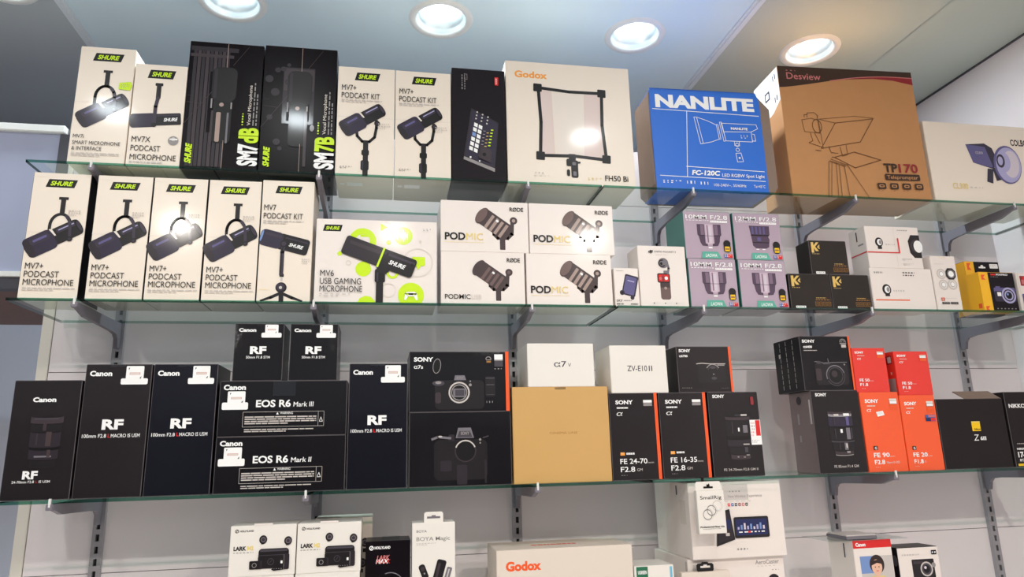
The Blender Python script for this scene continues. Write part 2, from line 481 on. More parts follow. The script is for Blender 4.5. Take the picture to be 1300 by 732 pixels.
def shure_text(b, lines, u, ts, cap, ends, fine=None, bold=0):
    a = A(b)
    for s_, t, e in zip(lines, ts, ends): a.text('ink', s_, u, t, cap, u1=e, bold=bold)
    if fine: a.bars('pale', u, fine[0], fine[1], fine[2], fine[3], seed=len(lines[0]))
    a.out('title_text')

def security_sticker(b, u0, u1, t0, t1, fu0, fu1, ft):
    a = A(b)
    a.rect('white', u0, t0, u1, t1, .002)
    a.rect('white', fu0, t1-.2*(t1-t0), fu1, ft, .0028)
    a.rect('pink', u0+.2*(u1-u0), t0+.42*(t1-t0), u0+.8*(u1-u0), t0+.56*(t1-t0))
    a.rect('faint', u0+.22*(u1-u0), t0+.44*(t1-t0), u0+.78*(u1-u0), t0+.54*(t1-t0))
    a.poly('black', [(u0+.12*(u1-u0), t0+.12*(t1-t0)), (u0+.2*(u1-u0), t0+.12*(t1-t0)), (u0+.14*(u1-u0), t0+.25*(t1-t0))])
    a.poly('black', [(u0+.78*(u1-u0), t0+.8*(t1-t0)), (u0+.88*(u1-u0), t0+.65*(t1-t0)), (u0+.86*(u1-u0), t0+.82*(t1-t0))])
    a.out('security_sticker', label='white anti-theft sticker with a wide foot')

# ------------------------------------------------------------------ top shelf
Z1, Z2, Z3 = (SHELF[i] for i in (1, 2, 3))
Z4 = -.310                       # foot of the printed front in view; the lowest cartons reach down to their shelf
IV = dict(bottom='white_card')
b = carton('microphone_box', 'white microphone carton with small lime flash, first on the top shelf', 'box', -.598, .1085, .268, Z1, .12, 'ivory_card')
plate_logo(b, .26, .052, .77, .122)
yoke_mic(b, .53, .54, .92, 33, .54, .32)
a = A(b); a.poly('lime', [(.76, .305), (.97, .29), (1.0, .325), (.97, .365), (.76, .36)]); a.bars('grey', .80, .315, .95, .35, 3, 3); a.out('flash_sticker', label='lime green flash')
shure_text(b, ['MV7i', 'SMART MICROPHONE', '& INTERFACE'], .06, (.79, .843, .89), .03, (.25, .9, .58), (.91, .9, .945, 3))

b = carton('microphone_box', 'shorter white carton with a sideways black microphone, second on the top shelf', 'box', -.489, .1045, .236, Z1, .12, 'ivory_card')
plate_logo(b, .27, .055, .76, .14)
a = A(b); s = b['w']
a.rect('ink', .41, .185, .56, .215, .002); a.rect('ink', .44, .2, .53, .34, .001); a.rect('soft_ink', .45, .215, .47, .33)
a.push(.46, .55, s, 6)
a.rect('ink', -.44, -.13, .5, .13, .03); a.rect('violetdark', -.47, -.155, .02, .15, .07); a.ell('dusk', -.42, 0, .05, .14)
a.text('white', 'SHURE', .17, -.045, .07, u1=.44, bold=.035, shear=.25); a.rect('soft_ink', .05, .07, .48, .1, .01); a.pop()
a.line('soft_ink', [(.485, .33), (.455, .42), (.455, .60)], .07); a.ell('ink', .455, .6, .05)
a.ell('grey', .85, .745, .1); a.ell('pale', .85, .73, .04); a.rect('white', .78, .725, .93, .738)
a.out('product_picture')
shure_text(b, ['MV7X', 'PODCAST', 'MICROPHONE'], .07, (.77, .855, .94), .052, (.42, .62, .93), (.955, .7, .985, 1))

def vertical_black(name, label, x, w, h, white, lime, glow):
    b = carton(name, label, 'box', x, w, h, Z1, .13, 'photo_black')
    a = A(b); rnd = random.Random(int(w*1e4)+len(lime))
    if glow == 'curtain':
        for i in range(9):
            u = .06+i*.055; a.rect(('dusk', 'dusk2')[i % 2], u, .07, u+.045, .98)
        a.rect('dusk', .02, .04, .66, .075); a.rect('dusk2', .02, .10, .6, .125); a.rect('photo_black', .30, .24, .7, .72)
    else:
        a.rect('dusk', .27, .17, .70, .62); a.rect('dusk2', .28, .18, .69, .36, .004); a.rect('photo_black', .33, .24, .64, .60)
        for i in range(14):
            u, t = rnd.uniform(.05, .6), rnd.uniform(.15, .95); a.ell('dusk', u, t, rnd.uniform(.02, .06))
    a.line('mochalight', [(.515, 0), (.515, .2)], .007); a.line('mochadark', [(.80, .02), (.60, .18)], .006); a.line('mochadark', [(.0, .665), (.34, .40)], .006)
    a.line('mochadark', [(.02, .44), (.1, .44)], .004); a.line('mochadark', [(.02, .49), (.2, .50)], .005)
    a.rect('black', .37, .42, .62, .80, .01)                       # the microphone, seen upright
    a.rect('ink', .335, .20, .665, .47, .014); a.rect('dusk', .36, .215, .40, .45, .003)
    a.rect('grey' if glow == 'curtain' else 'steel', .335, .455, .355, .53); a.rect('grey', .60, .48, .62, .53); a.ell('mochalight', .48, .50, .03)
    if glow == 'curtain':
        a.rect('mochalight', .42, .56, .48, .79, .003); a.rect('steel', .56, .56, .585, .8, .002); a.rect('dusk2', .35, .55, .38, .82)
    else: a.rect('dusk2', .58, .52, .62, .95); a.ell('steel', .69, .65, .03, .05)
    a.line('mochalight', [(.535, .78), (.535, 1.0)], .006)
    a.out('product_picture')
    a = A(b)
    a.push(.135, .965, w, 90); a.text('lime', 'SHURE', 0, 0, .075, u1=.30, bold=.05, shear=.3); a.pop()
    a.push(.985, .965, w, 90)
    k = .60*h/w/2
    a.text('white', white, 0, 0, .235, u1=k*(.56 if glow == 'curtain' else .42), bold=.045)
    a.text('lime', lime, k*(.58 if glow == 'curtain' else .45), 0, .235, u1=k*(.98 if glow == 'curtain' else .84), bold=.045)
    o = k*1.04 if glow == 'curtain' else k*.9
    a.text('warmwhite', 'Vocal Microphone', o, .105, .045, u1=o+.62); a.bars('grey', o, .06, o+.66, .08, 1, 6, .8); a.bars('grey', o, .02, o+.5, .04, 1, 7, .8); a.bars('lime', o, .20, o+.2, .225, 1, 8, .8)
    a.pop(); a.out('title_text')
vertical_black('microphone_box', 'tall black microphone carton showing a curtain, left of the two black ones', -.3585, .1545, .300, 'SM7', 'dB', 'curtain')
vertical_black('microphone_box', 'tall black microphone carton with grey wall picture, right of the two black ones', -.200, .1565, .303, 'SM', '7B', 'wall')

def kit():
    b = carton('microphone_box', 'white podcast kit carton beside the tall black microphone carton', 'box', -.055, .126, .264, Z1, .145, 'ivory_card', group='podcast kit cartons on the top shelf')
    plate_logo(b, .31, .05, .72, .125)
    a = A(b); s = b['w']
    a.rect('faint', 0, .468, 1, .471)
    a.rect('ink', .465, .70, .555, 1.0); a.rect('black', .44, .765, .57, .815, .003); a.rect('black', .43, .86, .57, .95, .004); a.rect('soft_ink', .45, .87, .475, .94)
    a.push(.51, .60, s, 0); a.line('ink', [(-.17, .06), (-.15, -.09), (-.06, -.19), (.06, -.19), (.15, -.10), (.18, .08), (.18, .22)], .05); a.pop()
    tilted_mic(a, .46, .485, .80, 33); a.ell('ink', .70, .52, .05); a.ell('soft_ink', .70, .52, .025)
    a.bars('pale', .72, .52, .93, .58, 3, 4); a.bars('grey', .08, .92, .28, .945, 2, 5)
    a.out('product_picture')
    shure_text(b, ['MV7+', 'PODCAST KIT'], .07, (.225, .297), .05, (.32, .74), (.31, .78, .345, 2))
    m = MB(); m.box((-.04, .04, -.0004), (-.005, .06, 0), 'white'); m.box((-.055, .045, -.0004), (-.045, .056, 0), 'white'); m.build('barcode_label', b['root'])
    return b['root']
k = kit()
copy_thing(k, (.073, FRONT, Z1), 'white podcast kit carton beside the thin black device carton')

b = carton('audio_console_box', 'slim black carton with a red tag and a pad console picture, on the top shelf', 'box', .201, .125, .281, Z1, .14, 'matte_black')
a = A(b)
a.poly('dusk', [(.36, .36), (.87, .48), (.78, .90), (.21, .80)]); a.poly('violetdark', [(.38, .375), (.85, .49), (.765, .87), (.24, .785)])
a.poly('grey', [(.22, .79), (.785, .885), (.78, .915), (.21, .815)])
for i in range(6):
    for j in range(2):
        u = .44-.019*i+.085*j; t = .505+.042*i+.018*j
        a.poly('softblue' if (i == 2 and j == 0) else 'white', [(u-.025, t-.018), (u+.04, t-.006), (u+.032, t+.026), (u-.033, t+.014)])
for i in range(3):
    for j in range(3): a.ell('pale', .47+.1*j-.012*i, .395+.03*i+.02*j, .016)
for i in range(6): a.rect('lime', .72-.012*i, .545+.028*i, .765-.012*i, .556+.028*i)
for i in range(5):
    a.rect('grey', .58-.012*i, .56+.03*i, .62-.012*i, .567+.03*i); a.rect('gold', .64-.012*i, .575+.03*i, .68-.012*i, .582+.03*i)
a.poly('dusk2', [(.48, .80), (.70, .84), (.73, .73), (.52, .69)]); a.ell('black', .59, .77, .035)
a.ell('white', .335, .80, .018); a.ell('white', .50, .83, .014)
a.out('product_picture')
a = A(b); a.rect('red', .805, .07, .875, .145, .001); a.push(.85, .135, b['w'], 90); a.text('white', 'RODE', 0, 0, .03, u1=.12); a.pop(); a.out('logo_badge', label='red tag with white lettering')
a = A(b); a.line('grey', [(.235, .06), (.285, .06), (.285, .108), (.235, .108)], .008, True); a.push(.20, .20, b['w'], 90); a.bars('grey', 0, 0, .3, .02, 1, 2, .9); a.bars('grey', 0, -.05, .33, -.03, 1, 3, .9); a.pop(); a.out('title_text')

b = carton('light_panel_box', 'large square cream carton showing a square light panel in a black frame', 'box', .4195, .306, .311, Z1, .15, 'ivory_card', yaw=-.3)
a = A(b)
a.text('orange', 'Godox', .07, .135, .052, u1=.33, bold=.035); a.out('logo_print', label='orange lettering')
a = A(b)
q = [(.255, .215), (.50, .235), (.765, .232), (.755, .50), (.775, .785), (.52, .765), (.255, .772), (.268, .50)]
a.poly('panelpink', q); a.poly('warmwhite', [(.36, .225), (.50, .235), (.62, .234), (.60, .77), (.52, .766), (.37, .772)])
a.line('black', q, .026, True)
for u, t in ((.25, .215), (.765, .232), (.775, .78), (.255, .775)): a.push(u, t, b['w'], -2); a.rect('black', -.034, -.034, .034, .034, .008); a.pop()
a.rect('ink', .475, .75, .53, .80, .002); a.rect('black', .455, .79, .50, .85, .004); a.rect('ink', .49, .80, .545, .94, .004); a.rect('steel', .505, .89, .53, .925, .002); a.rect('black', .455, .875, .48, .93, .004)
a.rect('steel', .50, .815, .53, .84, .002); a.rect('black', .535, .81, .565, .825, .001)
a.out('product_picture')
a = A(b); a.text('ink', 'FH50 Bi', .755, .955, .043, u1=.94, bold=.01); a.bars('goldpale', .62, .935, .74, .96, 2, 3); a.bars('grey', .21, .91, .27, .925, 1, 1); a.bars('faint', .2, .93, .33, .945, 1, 2); a.out('title_text')

# carton with cut corners and a blue sleeve round its front
def spotlight_box():
    r = empty('spotlight_box', (.781, FRONT, Z1), R(-1.6)); tag(r, 'brown carton with cut corners in a bright blue sleeve, beside the cream light panel carton', 'box')
    w, h, d = .316, .268, .105; c = .028
    mb = MB(); mb.prism([(-w/2+c*.6, 0), (w/2-c*.5, 0), (w/2, c*.6), (w/2, h-c*1.5), (w/2-c*1.2, h-.004), (-w/2+c*.3, h-.004), (-w/2, h-c*.4), (-w/2, c*.6)], .0025, d, 'brown_card'); mb.build('carton', r)
    mb = MB(); mb.prism([(-w/2+.004, -.0004), (w/2-.026, -.0004), (w/2-.026, h-c*.9), (w/2-.034, h), (-w/2+.004, h), (-w/2+.001, h-.05)], 0, .0024, 'blue_sleeve')
    mb.box((-w/2+.006, 0, h-.0036), (w/2-.036, d*.9, h), 'blue_sleeve'); mb.box((-w/2+.006, 0, -.0008), (w/2-.026, d*.9, 0), 'blue_sleeve'); mb.build('sleeve', r, )
    b = dict(root=r, w=w, h=h, d=d, _n=0)
    X = lambda u: .01+u*.90
    a = A(b); a.text('white', 'NANLITE', X(.045), .185, .115, u1=X(.955), bold=.05); a.out('logo_print')
    a = A(b); P = lambda *q: [(X(u), t) for u, t in q]
    a.line('white', P((.015, .21), (.99, .235)), .005); a.line('white', P((.325, .215), (.28, .865)), .005); a.line('white', P((.28, .765), (.985, .79)), .005); a.line('white', P((.04, .86), (.985, .885)), .005)
    lw = .004
    a.line('white', P((.385, .275), (.41, .275), (.45, .535), (.425, .54)), lw, True)
    a.line('white', P((.41, .275), (.50, .305), (.585, .345)), lw); a.line('white', P((.45, .535), (.53, .515), (.60, .485)), lw)
    a.line('white', P((.585, .34), (.60, .34), (.615, .485), (.60, .485)), lw, True); a.line('white', P((.615, .315), (.635, .315), (.66, .50), (.64, .505)), lw, True)
    a.line('white', P((.63, .325), (.955, .325), (.965, .365), (.90, .40), (.645, .41)), lw, True); a.line('white', P((.645, .41), (.90, .40), (.905, .50), (.66, .50)), lw, True)
    a.line('white', P((.91, .42), (.93, .425), (.935, .49), (.905, .49)), lw); a.line('white', P((.735, .50), (.735, .545), (.78, .545), (.78, .50)), lw)
    for t in (.535, .585): a.ring('white', X(.758), t, .016, .012)
    a.line('white', P((.738, .62), (.785, .615), (.80, .70), (.745, .705)), lw, True); a.ell('white', X(.768), .665, .008)
    a.text('white', 'NANLITE', X(.715), .385, .022, u1=X(.87), bold=.04); a.bars('white', X(.80), .435, X(.88), .475, 3, 4)
    a.out('product_picture', label='white line drawing of a spotlight')
    a = A(b); a.text('white', 'FC-120C', X(.32), .845, .042, u1=X(.575), bold=.04, shear=.15); a.text('white', 'LED RGBW Spot Light', X(.59), .855, .030, u1=X(.98), bold=.02, shear=.1)
    a.bars('white', X(.06), .905, X(.22), .94, 2, 7); a.bars('white', X(.27), .905, X(.36), .94, 1, 8, .8); a.bars('white', X(.39), .91, X(.48), .945, 1, 9, .8)
    a.text('white', '100-240V~, 50/60Hz', X(.51), .95, .026, u1=X(.80)); a.text('white', 'Ta=45°C', X(.87), .952, .026, u1=X(.975)); a.out('title_text')
spotlight_box()

b = carton('teleprompter_box', 'tall brown kraft carton with black curved top band and teleprompter line drawing', 'box', 1.173, .379, .359, Z1, .13, 'kraft', yaw=-2.6, sides=dict(left='kraft', top='kraft'))
a = A(b)
top = [(u, .17-.13*math.sin(min(1, u/.9)*math.pi/2)**1.3+max(0, u-.55)*.02) for u in [i/24 for i in range(25)]]
a.poly('darkbrown', [(0, 0), (1, 0)]+top[::-1])
a.poly('deepred', [(u, t) for u, t in top[11:]]+[(1, .105), (.85, .075), (.7, .068), (.55, .068)]); a.poly('pink', [(u, t-.004) for u, t in top[9:]]+[(u, t+.003) for u, t in top[9:]][::-1])
a.text('pink', 'Desview', .06, .10, .05, u1=.31, bold=.01); a.bars('pink', .06, .03, .14, .042, 1, 2); a.out('logo_print', label='black band with pink lettering')
a = A(b); lw = .004; L = lambda *p, w_=lw, c=False: a.line('tan', p, w_, c)
L((.25, .41), (.52, .375), (.66, .385)); L((.25, .41), (.26, .635)); L((.37, .435), (.655, .39), (.535, .575), (.245, .635), c=True, w_=.006); L((.25, .41), (.37, .435))
L((.13, .42), (.20, .405), (.245, .42), (.25, .52), (.14, .51), c=True); a.ring('tan', .235, .465, .035, .03, sq=1.5); L((.17, .40), (.175, .365), (.225, .36), (.25, .385), (.24, .41)); L((.15, .40), (.15, .38), (.175, .378))
L((.18, .52), (.19, .58), (.16, .595), (.25, .625)); L((.21, .52), (.24, .60)); L((.33, .70), (.48, .655), (.665, .71), (.47, .775), c=True, w_=.006); L((.31, .70), (.33, .70))
L((.38, .62), (.39, .69)); L((.425, .605), (.43, .675), (.39, .69)); L((.30, .62), (.31, .665), (.36, .67)); L((.20, .65), (.24, .655)); L((.30, .715), (.42, .76)); L((.29, .73), (.40, .765), w_=.008)
for p in ((.285, .735, .25, 1.0), (.305, .74, .27, 1.0), (.335, .75, .32, 1.0), (.355, .755, .345, 1.0), (.39, .76, .40, 1.0), (.41, .75, .54, 1.0)): L(p[:2], p[2:])
a.out('product_picture', label='brown line drawing of a teleprompter on a tripod')
a = A(b); a.text('darkbrown', 'TP', .675, .80, .062, u1=.775, bold=.03); a.text('deepred', '170', .785, .80, .062, u1=.925, bold=.02)
a.rect('darkbrown', .675, .815, .93, .862, .003); a.text('kraft', 'Teleprompter', .69, .852, .026, u1=.915, bold=.02)
for i in range(4):
    u = .61+i*.09; a.rect('darkbrown', u, .885, u+.062, .93, .004); a.rect('kraft', u+.012, .897, u+.05, .918, .003); a.rect('darkbrown', u+.02, .903, u+.042, .912); a.bars('tan', u, .94, u+.055, .948, 1, i)
a.out('title_text')
m = MB(); X0 = -.379/2-.0004
m.face([(X0, .002, .357), (X0, .128, .357), (X0, .128, .26), (X0, .10, .235), (X0, .04, .245), (X0, .002, .265)], 'bright_card')
m.build('side_label', b['root'], fix=False)['label'] = 'white printed upper part of the left side'
m = MB(); X0 -= .0003
for y0, z0, y1, z1 in ((.05, .29, .075, .315), (.014, .345, .018, .33), (.024, .343, .028, .328), (.014, .285, .018, .27), (.024, .283, .028, .268)): m.face([(X0, y0, z0), (X0, y1, z0), (X0, y1, z1), (X0, y0, z1)], 'soft_ink')
m.face([(X0-.0002, .055, .295), (X0-.0002, .070, .295), (X0-.0002, .070, .31), (X0-.0002, .055, .31)], 'bright_card'); m.build('side_symbol', b['root'], fix=False)

b = carton('studio_light_box', 'wide white carton with a violet reflector light, at the right end of the top shelf', 'box', 1.552, .353, .222, Z1, .15, 'ivory_card', y=.006)
a = A(b); a.text('ink', 'COLBOR', .735, .25, .075, u1=.915, bold=.03); a.out('logo_print')
a = A(b)
a.poly('violetdark', [(.335, .27), (.50, .245), (.56, .30), (.60, .50), (.53, .565), (.375, .50)]); a.poly('violet', [(.335, .27), (.50, .29), (.545, .56), (.375, .50)]); a.text('pale', 'COLBOR', .41, .385, .03, u1=.475)
a.poly('violetdark', [(.49, .565), (.54, .57), (.515, .755), (.465, .735)]); a.poly('violetdark', [(.53, .54), (.58, .56), (.60, .70), (.55, .72)])
a.push(.672, .505, b['w'], -8); a.ell('violet', 0, 0, .12, .155); a.ell('violetpale', .008, 0, .108, .142); a.ell('lilac', .03, .01, .07, .11); a.ell('violetpale', -.03, .015, .055, .08); a.ell('violetdark', -.06, .02, .036, .055); a.ell('violetpale', -.062, .02, .022, .036); a.pop()
a.out('product_picture')
a = A(b); a.text('goldpale', 'CL300', .165, .84, .07, u1=.29); a.bars('pale', .31, .81, .42, .835, 1, 2); a.out('title_text')

# ------------------------------------------------------------------ second shelf
def plus_box():
    b = carton('microphone_box', 'white podcast microphone carton standing first at the left end, apart from its neighbours', 'box', -.655, .1058, .262, Z2, .11, 'ivory_card', yaw=1.9, sides=dict(left='photo_black', right='photo_black'), group='white podcast microphone cartons')
    plate_logo(b, .25, .052, .745, .118)
    yoke_mic(b)
    shure_text(b, ['MV7+', 'PODCAST', 'MICROPHONE'], .07, (.772, .835, .897), .046, (.37, .65, .91), (.915, .95, .945, 2))
    a = A(b); a.bars('pale', .68, .30, .9, .355, 3, 2); a.out('fine_print')
    return b['root']
pb = plus_box()
copy_thing(pb, (-.536, FRONT, Z2), 'white podcast microphone carton just right of the dark gap')
copy_thing(pb, (-.4285, FRONT, Z2), 'white podcast microphone carton, third from left on the second shelf')
copy_thing(pb, (-.3205, FRONT, Z2), 'white podcast microphone carton next to the white one with a tripod')

b = carton('microphone_box', 'white podcast kit carton with a microphone on a ball-head mini tripod', 'box', -.213, .1065, .267, Z2, .11, 'ivory_card', y=.013)
plate_logo(b, .27, .045, .745, .11)
a = A(b); s = b['w']
a.line('ink', [(.44, .93), (.26, .965), (.09, .995)], .06); a.line('ink', [(.46, .93), (.66, .965), (.84, .995)], .06); a.line('ink', [(.455, .92), (.46, 1.0)], .09)
a.rect('ink', .41, .775, .49, .80, .001); a.rect('pale', .43, .80, .47, .835, .001); a.ell('ink', .45, .885, .105); a.ell('soft_ink', .44, .88, .075); a.ell('pale', .44, .885, .03)
a.push(.45, .515, s, -14)
a.rect('ink', -.1, -.165, .5, .165, .06); a.rect('violetdark', -.46, -.17, -.02, .17, .09); a.rect('soft_ink', -.38, .06, -.05, .12, .03); a.ell('softblue', -.43, .02, .02, .12)
a.text('white', 'SHURE', .12, -.055, .065, u1=.40, bold=.035, shear=.25); a.rect('soft_ink', .02, .08, .46, .11, .01); a.pop()
a.line('soft_ink', [(.47, .52), (.44, .60), (.44, .78)], .075); a.line('ink', [(.455, .53), (.425, .61), (.425, .77)], .02); a.ell('ink', .46, .53, .07); a.ell('soft_ink', .46, .53, .045)
a.bars('pale', .82, .65, .98, .70, 3, 6); a.bars('goldpale', .06, .90, .24, .91, 1, 6)
a.out('product_picture')
shure_text(b, ['MV7', 'PODCAST KIT'], .05, (.255, .325), .046, (.28, .80), (.34, .82, .375, 2))

b = carton('microphone_box', 'wide white gaming microphone carton dotted with lime circles', 'box', -.024, .2555, .183, Z2, .13, 'white_card', y=.009)
plate_logo(b, .06, .07, .205, .15, .46)
a = A(b)
a.ring('lime', .38, .26, .112, .06); a.rect('lime', .36, .18, .47, .21); a.ell('lime', .715, .185, .078); a.ell('lime', .39, .60, .064); a.ell('lime', .785, .905, .108); a.ell('lime', .595, .27, .02); a.ell('lime', .195, .42, .018)
a.ring('lime', .63, .64, .05, .03); a.ring('faint', .27, .53, .022, .014); a.ell('lime', .45, 1.02, .03)
a.poly('lime', [(.35, 1.0), (.365, .95), (.41, .92), (.455, .93), (.49, .98), (.495, 1.0)])
a.poly('lime', [(.525, .04), (.585, .085), (.53, .13)]); a.ring('faint', .56, .09, .055, .05, -90, 90)
a.ring('faint', .84, .51, .125, .12); a.rect('lime', .79, .44, .9, .55, .003); a.poly('lime', [(.82, .54), (.87, .54), (.845, .60)])
a.ring('faint', .60, .85, .06, .055); a.ell('faint', .86, .25, .012)
for i, q in enumerate((.03, .06, .09, .06, .03)): a.rect('white', .688+i*.013, .185-q*.8, .694+i*.013, .185+q*.8)
for i in range(2): a.line('white', [(.672+i*.08, .14), (.672+i*.08, .23)], .006)
a.rect('white', .735, .865, .835, .92, .007); a.poly('white', [(.735, .89), (.76, .92), (.745, .965), (.727, .96)]); a.poly('white', [(.835, .89), (.81, .92), (.825, .965), (.843, .96)])
a.line('lime', [(.755, .88), (.755, .91)], .006); a.line('lime', [(.745, .895), (.765, .895)], .006); a.ell('lime', .81, .895, .006)
a.out('bubble_pattern', label='lime green circles with small symbols')
a = A(b); s = b['w']
a.rect('ink', .497, .75, .555, 1.0); a.rect('black', .485, .60, .57, .76, .004); a.rect('soft_ink', .50, .62, .515, .75, .001); a.poly('ink', [(.50, .56), (.62, .60), (.575, .66), (.50, .64)])
a.push(.52, .45, s, -20)
a.rect('ink', -.31, -.083, .31, .083, .025); a.rect('dusk', -.305, -.078, .01, .078, .022); a.rect('dusk2', -.27, .02, 0, .05, .01); a.rect('lime', .005, -.09, .022, .09); a.rect('soft_ink', .03, .035, .30, .055, .008)
a.text('white', 'SHURE', .09, -.03, .035, u1=.235, bold=.035, shear=.25); a.ell('black', .055, .045, .012); a.ell('black', .28, .03, .012); a.pop()
a.out('product_picture')
shure_text(b, ['MV6', 'USB GAMING', 'MICROPHONE'], .045, (.695, .788, .878), .07, (.155, .375, .385), (.90, .30, .945, 2))
a = A(b); a.bars('grey', .885, .095, .965, .13, 2, 3); a.out('fine_print')

def pod_mic(b, u, t, sc, bodyc, bandc, headc):
    a = A(b); s = b['w']*sc
    a.push(u, t, s, 0)
    a.line(bodyc, [(-.02, -.10), (.0, -.30), (.10, -.40), (.38, -.40), (.50, -.28), (.52, .02)], .11); a.rect(bodyc, .155, -.75, .31, -.38, .02)
    a.ell(bodyc, .56, .12, .11); a.ell(bandc, .56, .12, .05)
    a.push(0, 0, 1, 0); a.pop()
    a.pop()
    a.push(u, t, s, -35)
    a.rect(bodyc, -.42, -.24, .52, .26, .05)
    for i in range(4): a.rect(bandc, -.20+i*.16, -.235, -.11+i*.16, .20, .02)
    a.rect('white', -.02, .10, .06, .16, .01); a.ell(bodyc, -.42, 0, .15, .27); a.ell(headc, -.44, 0, .125, .245); a.pop()
    a.out('product_picture')
def pod_box(label, x, w, h, z, mic, kind):
    b = carton('microphone_box', label, 'box', x, w, h, z, .11, 'white_card', y=.009, group='white broadcast microphone cartons')
    lo = kind == 'usb'
    pod_mic(b, .605 if not lo else .585, .45 if not lo else .46, .40, *mic)
    a = A(b); a.text('ink', 'RØDE', .785, .185, .075, u1=.945, bold=.02); a.out('logo_print')
    a = A(b)
    if not lo:
        a.text('ink', 'POD', .045, .77, .13, u1=.275, bold=.03); a.text('goldpale', 'MIC', .285, .77, .13, u1=.475); a.rect('goldpale', .045, .815, .49, .82)
    else: a.text('ink', 'PODMIC', .045, .905, .085, u1=.345, bold=.02); a.text('faint', 'USB', .355, .905, .085, u1=.475)
    a.out('title_text'); return b
BR = ('mochadark', 'mochalight', 'mocha'); DK = ('mochadark', 'mocha', 'mochadark')
pod_box('white broadcast microphone carton with small title, lower left of the four', .2055, .185, .1175, Z2, DK, 'usb')
pod_box('white broadcast microphone carton with large title, lower right of the four', .4005, .197, .1175, Z2, BR, 'pod')
pod_box('white broadcast microphone carton stacked upper left of the four', .211, .197, .119, Z2+.1175, BR, 'pod')
pod_box('white broadcast microphone carton stacked upper right of the four', .4105, .198, .119, Z2+.1175, BR, 'pod')

b = carton('camera_box', 'tiny pale lilac carton with a violet camera, squeezed beside white podcast boxes', 'box', .534, .058, .089, Z2, .06, 'white_card')
a = A(b); a.push(.58, .45, b['w'], -14); a.rect('violetdark', -.22, -.42, .34, .42, .06); a.rect('violet', -.17, -.36, .28, .36, .05); a.rect('violetpale', -.08, .16, .2, .2); a.ell('violetdark', -.2, -.36, .1); a.ell('black', -.2, -.36, .05); a.ell('violetdark', .24, -.46, .08); a.pop(); a.out('product_picture')
a = A(b); a.text('ink', 'IXY', .06, .885, .055, u1=.3, bold=.02); a.bars('grey', .34, .84, .68, .875, 1, 1, .8); a.bars('ink', .06, .925, .33, .97, 1, 2, .8); a.bars('ink', .62, .925, .92, .97, 1, 3, .8); a.bars('grey', .1, .07, .4, .1, 1, 3); a.out('title_text')

b = carton('gimbal_camera_box', 'plain white carton with a small handheld gimbal camera, beside lilac lens cartons', 'box', .6235, .116, .144, Z2, .07, 'white_card')
a = A(b); a.rect('mocha', .425, .60, .635, .885, .006); a.rect('mochadark', .425, .60, .635, .69); a.rect('ink', .375, .455, .64, .61, .004); a.rect('red', .40, .475, .615, .59, .002); a.rect('deepred', .47, .49, .52, .585); a.ell('white', .56, .535, .035); a.ell('pink', .44, .54, .03)
a.line('steel', [(.60, .46), (.625, .37), (.60, .28)], .045); a.ell('steel', .52, .285, .105); a.ell('dusk', .49, .29, .08); a.ell('steel', .49, .29, .05); a.ell('black', .48, .295, .03); a.rect('steel', .50, .24, .62, .32, .003); a.ell('mochalight', .53, .70, .03); a.rect('steel', .51, .41, .62, .46, .002); a.out('product_picture')
a = A(b); a.text('ink', 'dji', .22, .115, .04, u1=.32, bold=.05, shear=.2); a.text('soft_ink', 'OSMO POCKET 3', .345, .11, .026, u1=.80); a.bars('pale', .38, .145, .62, .16, 1, 1); 
for u in (.27, .50, .73): a.ell('soft_ink', u, .945, .012); a.bars('pale', u+.03, .938, u+.15, .955, 1, 4)
a.out('title_text')

